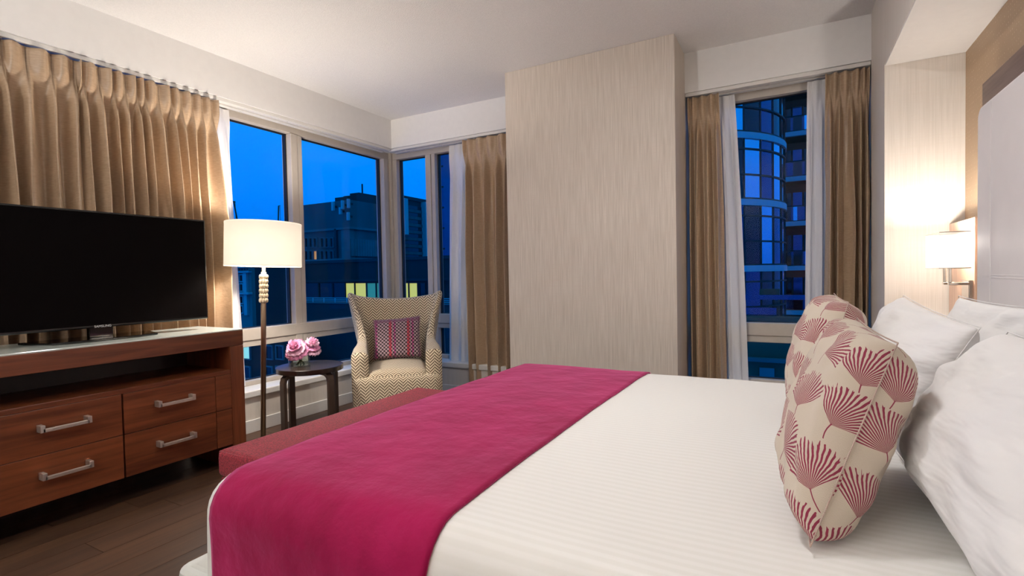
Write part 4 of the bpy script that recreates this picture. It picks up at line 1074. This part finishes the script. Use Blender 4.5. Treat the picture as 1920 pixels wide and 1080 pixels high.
for k in range(-5, 4):
    z = Z0 + 3.0*k
    arc(rc-.4, rc+.10, z-.14, z+.14, toC-1.9, toC+1.9, 36).build('floor_band', M_white_o, RT, smooth=False)
    for dz in (.18, -.60, -1.75): arc(rc-.1, rc+.07, z+dz-.035, z+dz+.035, toC-1.9, toC+1.9, 36).build('transom', M_slate, RT)
    for i in range(-9, 9):
        m = random.choice((M_dgl, M_dgl, M_mgl, M_mgl, M_bgl))
        arc(rc-.06, rc, z-2.86, z-.14, toC+i*seg+.01, toC+(i+1)*seg-.01, 2).build('pane', m, RT)
        a = toC+i*seg
        if k == -5: G().box(-.03,.03,-.03,.03,0,50).build('mullion', M_slate, RT).location = ((rc+.02)*math.cos(a), (rc+.02)*math.sin(a), 0)
yb0 = at_d(1475, 500, 34).y
BT = thing('balcony_block', 'apartment block with brown balconies and glass railings beside the curved tower', 'building', (2, yb0+4, -32))
xa, xb = at_y(1440, 500, yb0).x, at_y(1640, 500, yb0).x
part_box('rear_wall', M_brickb, BT, xa, xb, yb0+2.2, yb0+6, -32, 20)
for k in range(-5, 5):
    z = 1.22 + 2.94*k
    part_box('balcony_slab', M_white_o, BT, xa, xb, yb0, yb0+.25, z-.15, z+.15)
    part_box('soffit', M_brickb, BT, xa, xb, yb0+.25, yb0+2.2, z-.15, z+.12)
    part_box('glass_railing', M_mgl, BT, xa, xb, yb0+.10, yb0+.13, z+.22, z+1.08)
    part_box('handrail', M_slate, BT, xa, xb, yb0+.07, yb0+.16, z+1.12, z+1.18)
    for i in range(9):
        x = xa + (xb-xa)*(i+.3)/9
        p = part_box('railing_panel', M_bgl if (i+k) % 3 == 0 else M_dgl, BT, x, x+(xb-xa)/9*(.34 if (i+k) % 3 == 0 else .8), yb0+.02, yb0+.05, z+.2, z+1.10)
        if i < 7: part_box('balcony_door', M_dgl if i % 2 else M_mgl, BT, x, x+.55, yb0+2.12, yb0+2.2, z+.15, z+2.3)
    if k in (0, 1, 2): lamp('balcony_light', (1.2, -2.4, z-.45+32), 26, (1, .55, .25), BT, .1)
# terraces below
yd = at_d(1450, 580, 21).y
LT = thing('lower_terrace', 'dark roof terrace with brown deck just above the transom of the narrow window', 'terrace', (0, yd, -32))
def bx_(p0, p1, q0, q1, m, nm, y0, y1): 
    a = at_y(p0, (q0+q1)/2, y0); b = at_y(p1, (q0+q1)/2, y0); part_box(nm, m, LT, a.x, b.x, y0, y1, at_y((p0+p1)/2, q1, y0).z, at_y((p0+p1)/2, q0, y0).z)
bx_(1380, 1540, 596, 1100, M_brickb, 'deck', yd, yd+.9)
bx_(1380, 1456, 577, 597, M_mgl, 'parapet_glass', yd+.8, yd+.88)
bx_(1380, 1540, 553, 562, M_mgl, 'canopy', yd+.95, yd+1.3)
bx_(1424, 1462, 542, 560, M_brickb, 'planter', yd+1.35, yd+1.6)
bx_(1400, 1424, 610.5, 613, M_lito, 'lit_strip', yd-.05, yd)
bx_(1380, 1540, 674, 681, M_conc, 'floor_edge', yd-.3, yd)
bx_(1424, 1452, 690, 712, M_conc2, 'blind', yd-.1, yd-.02)
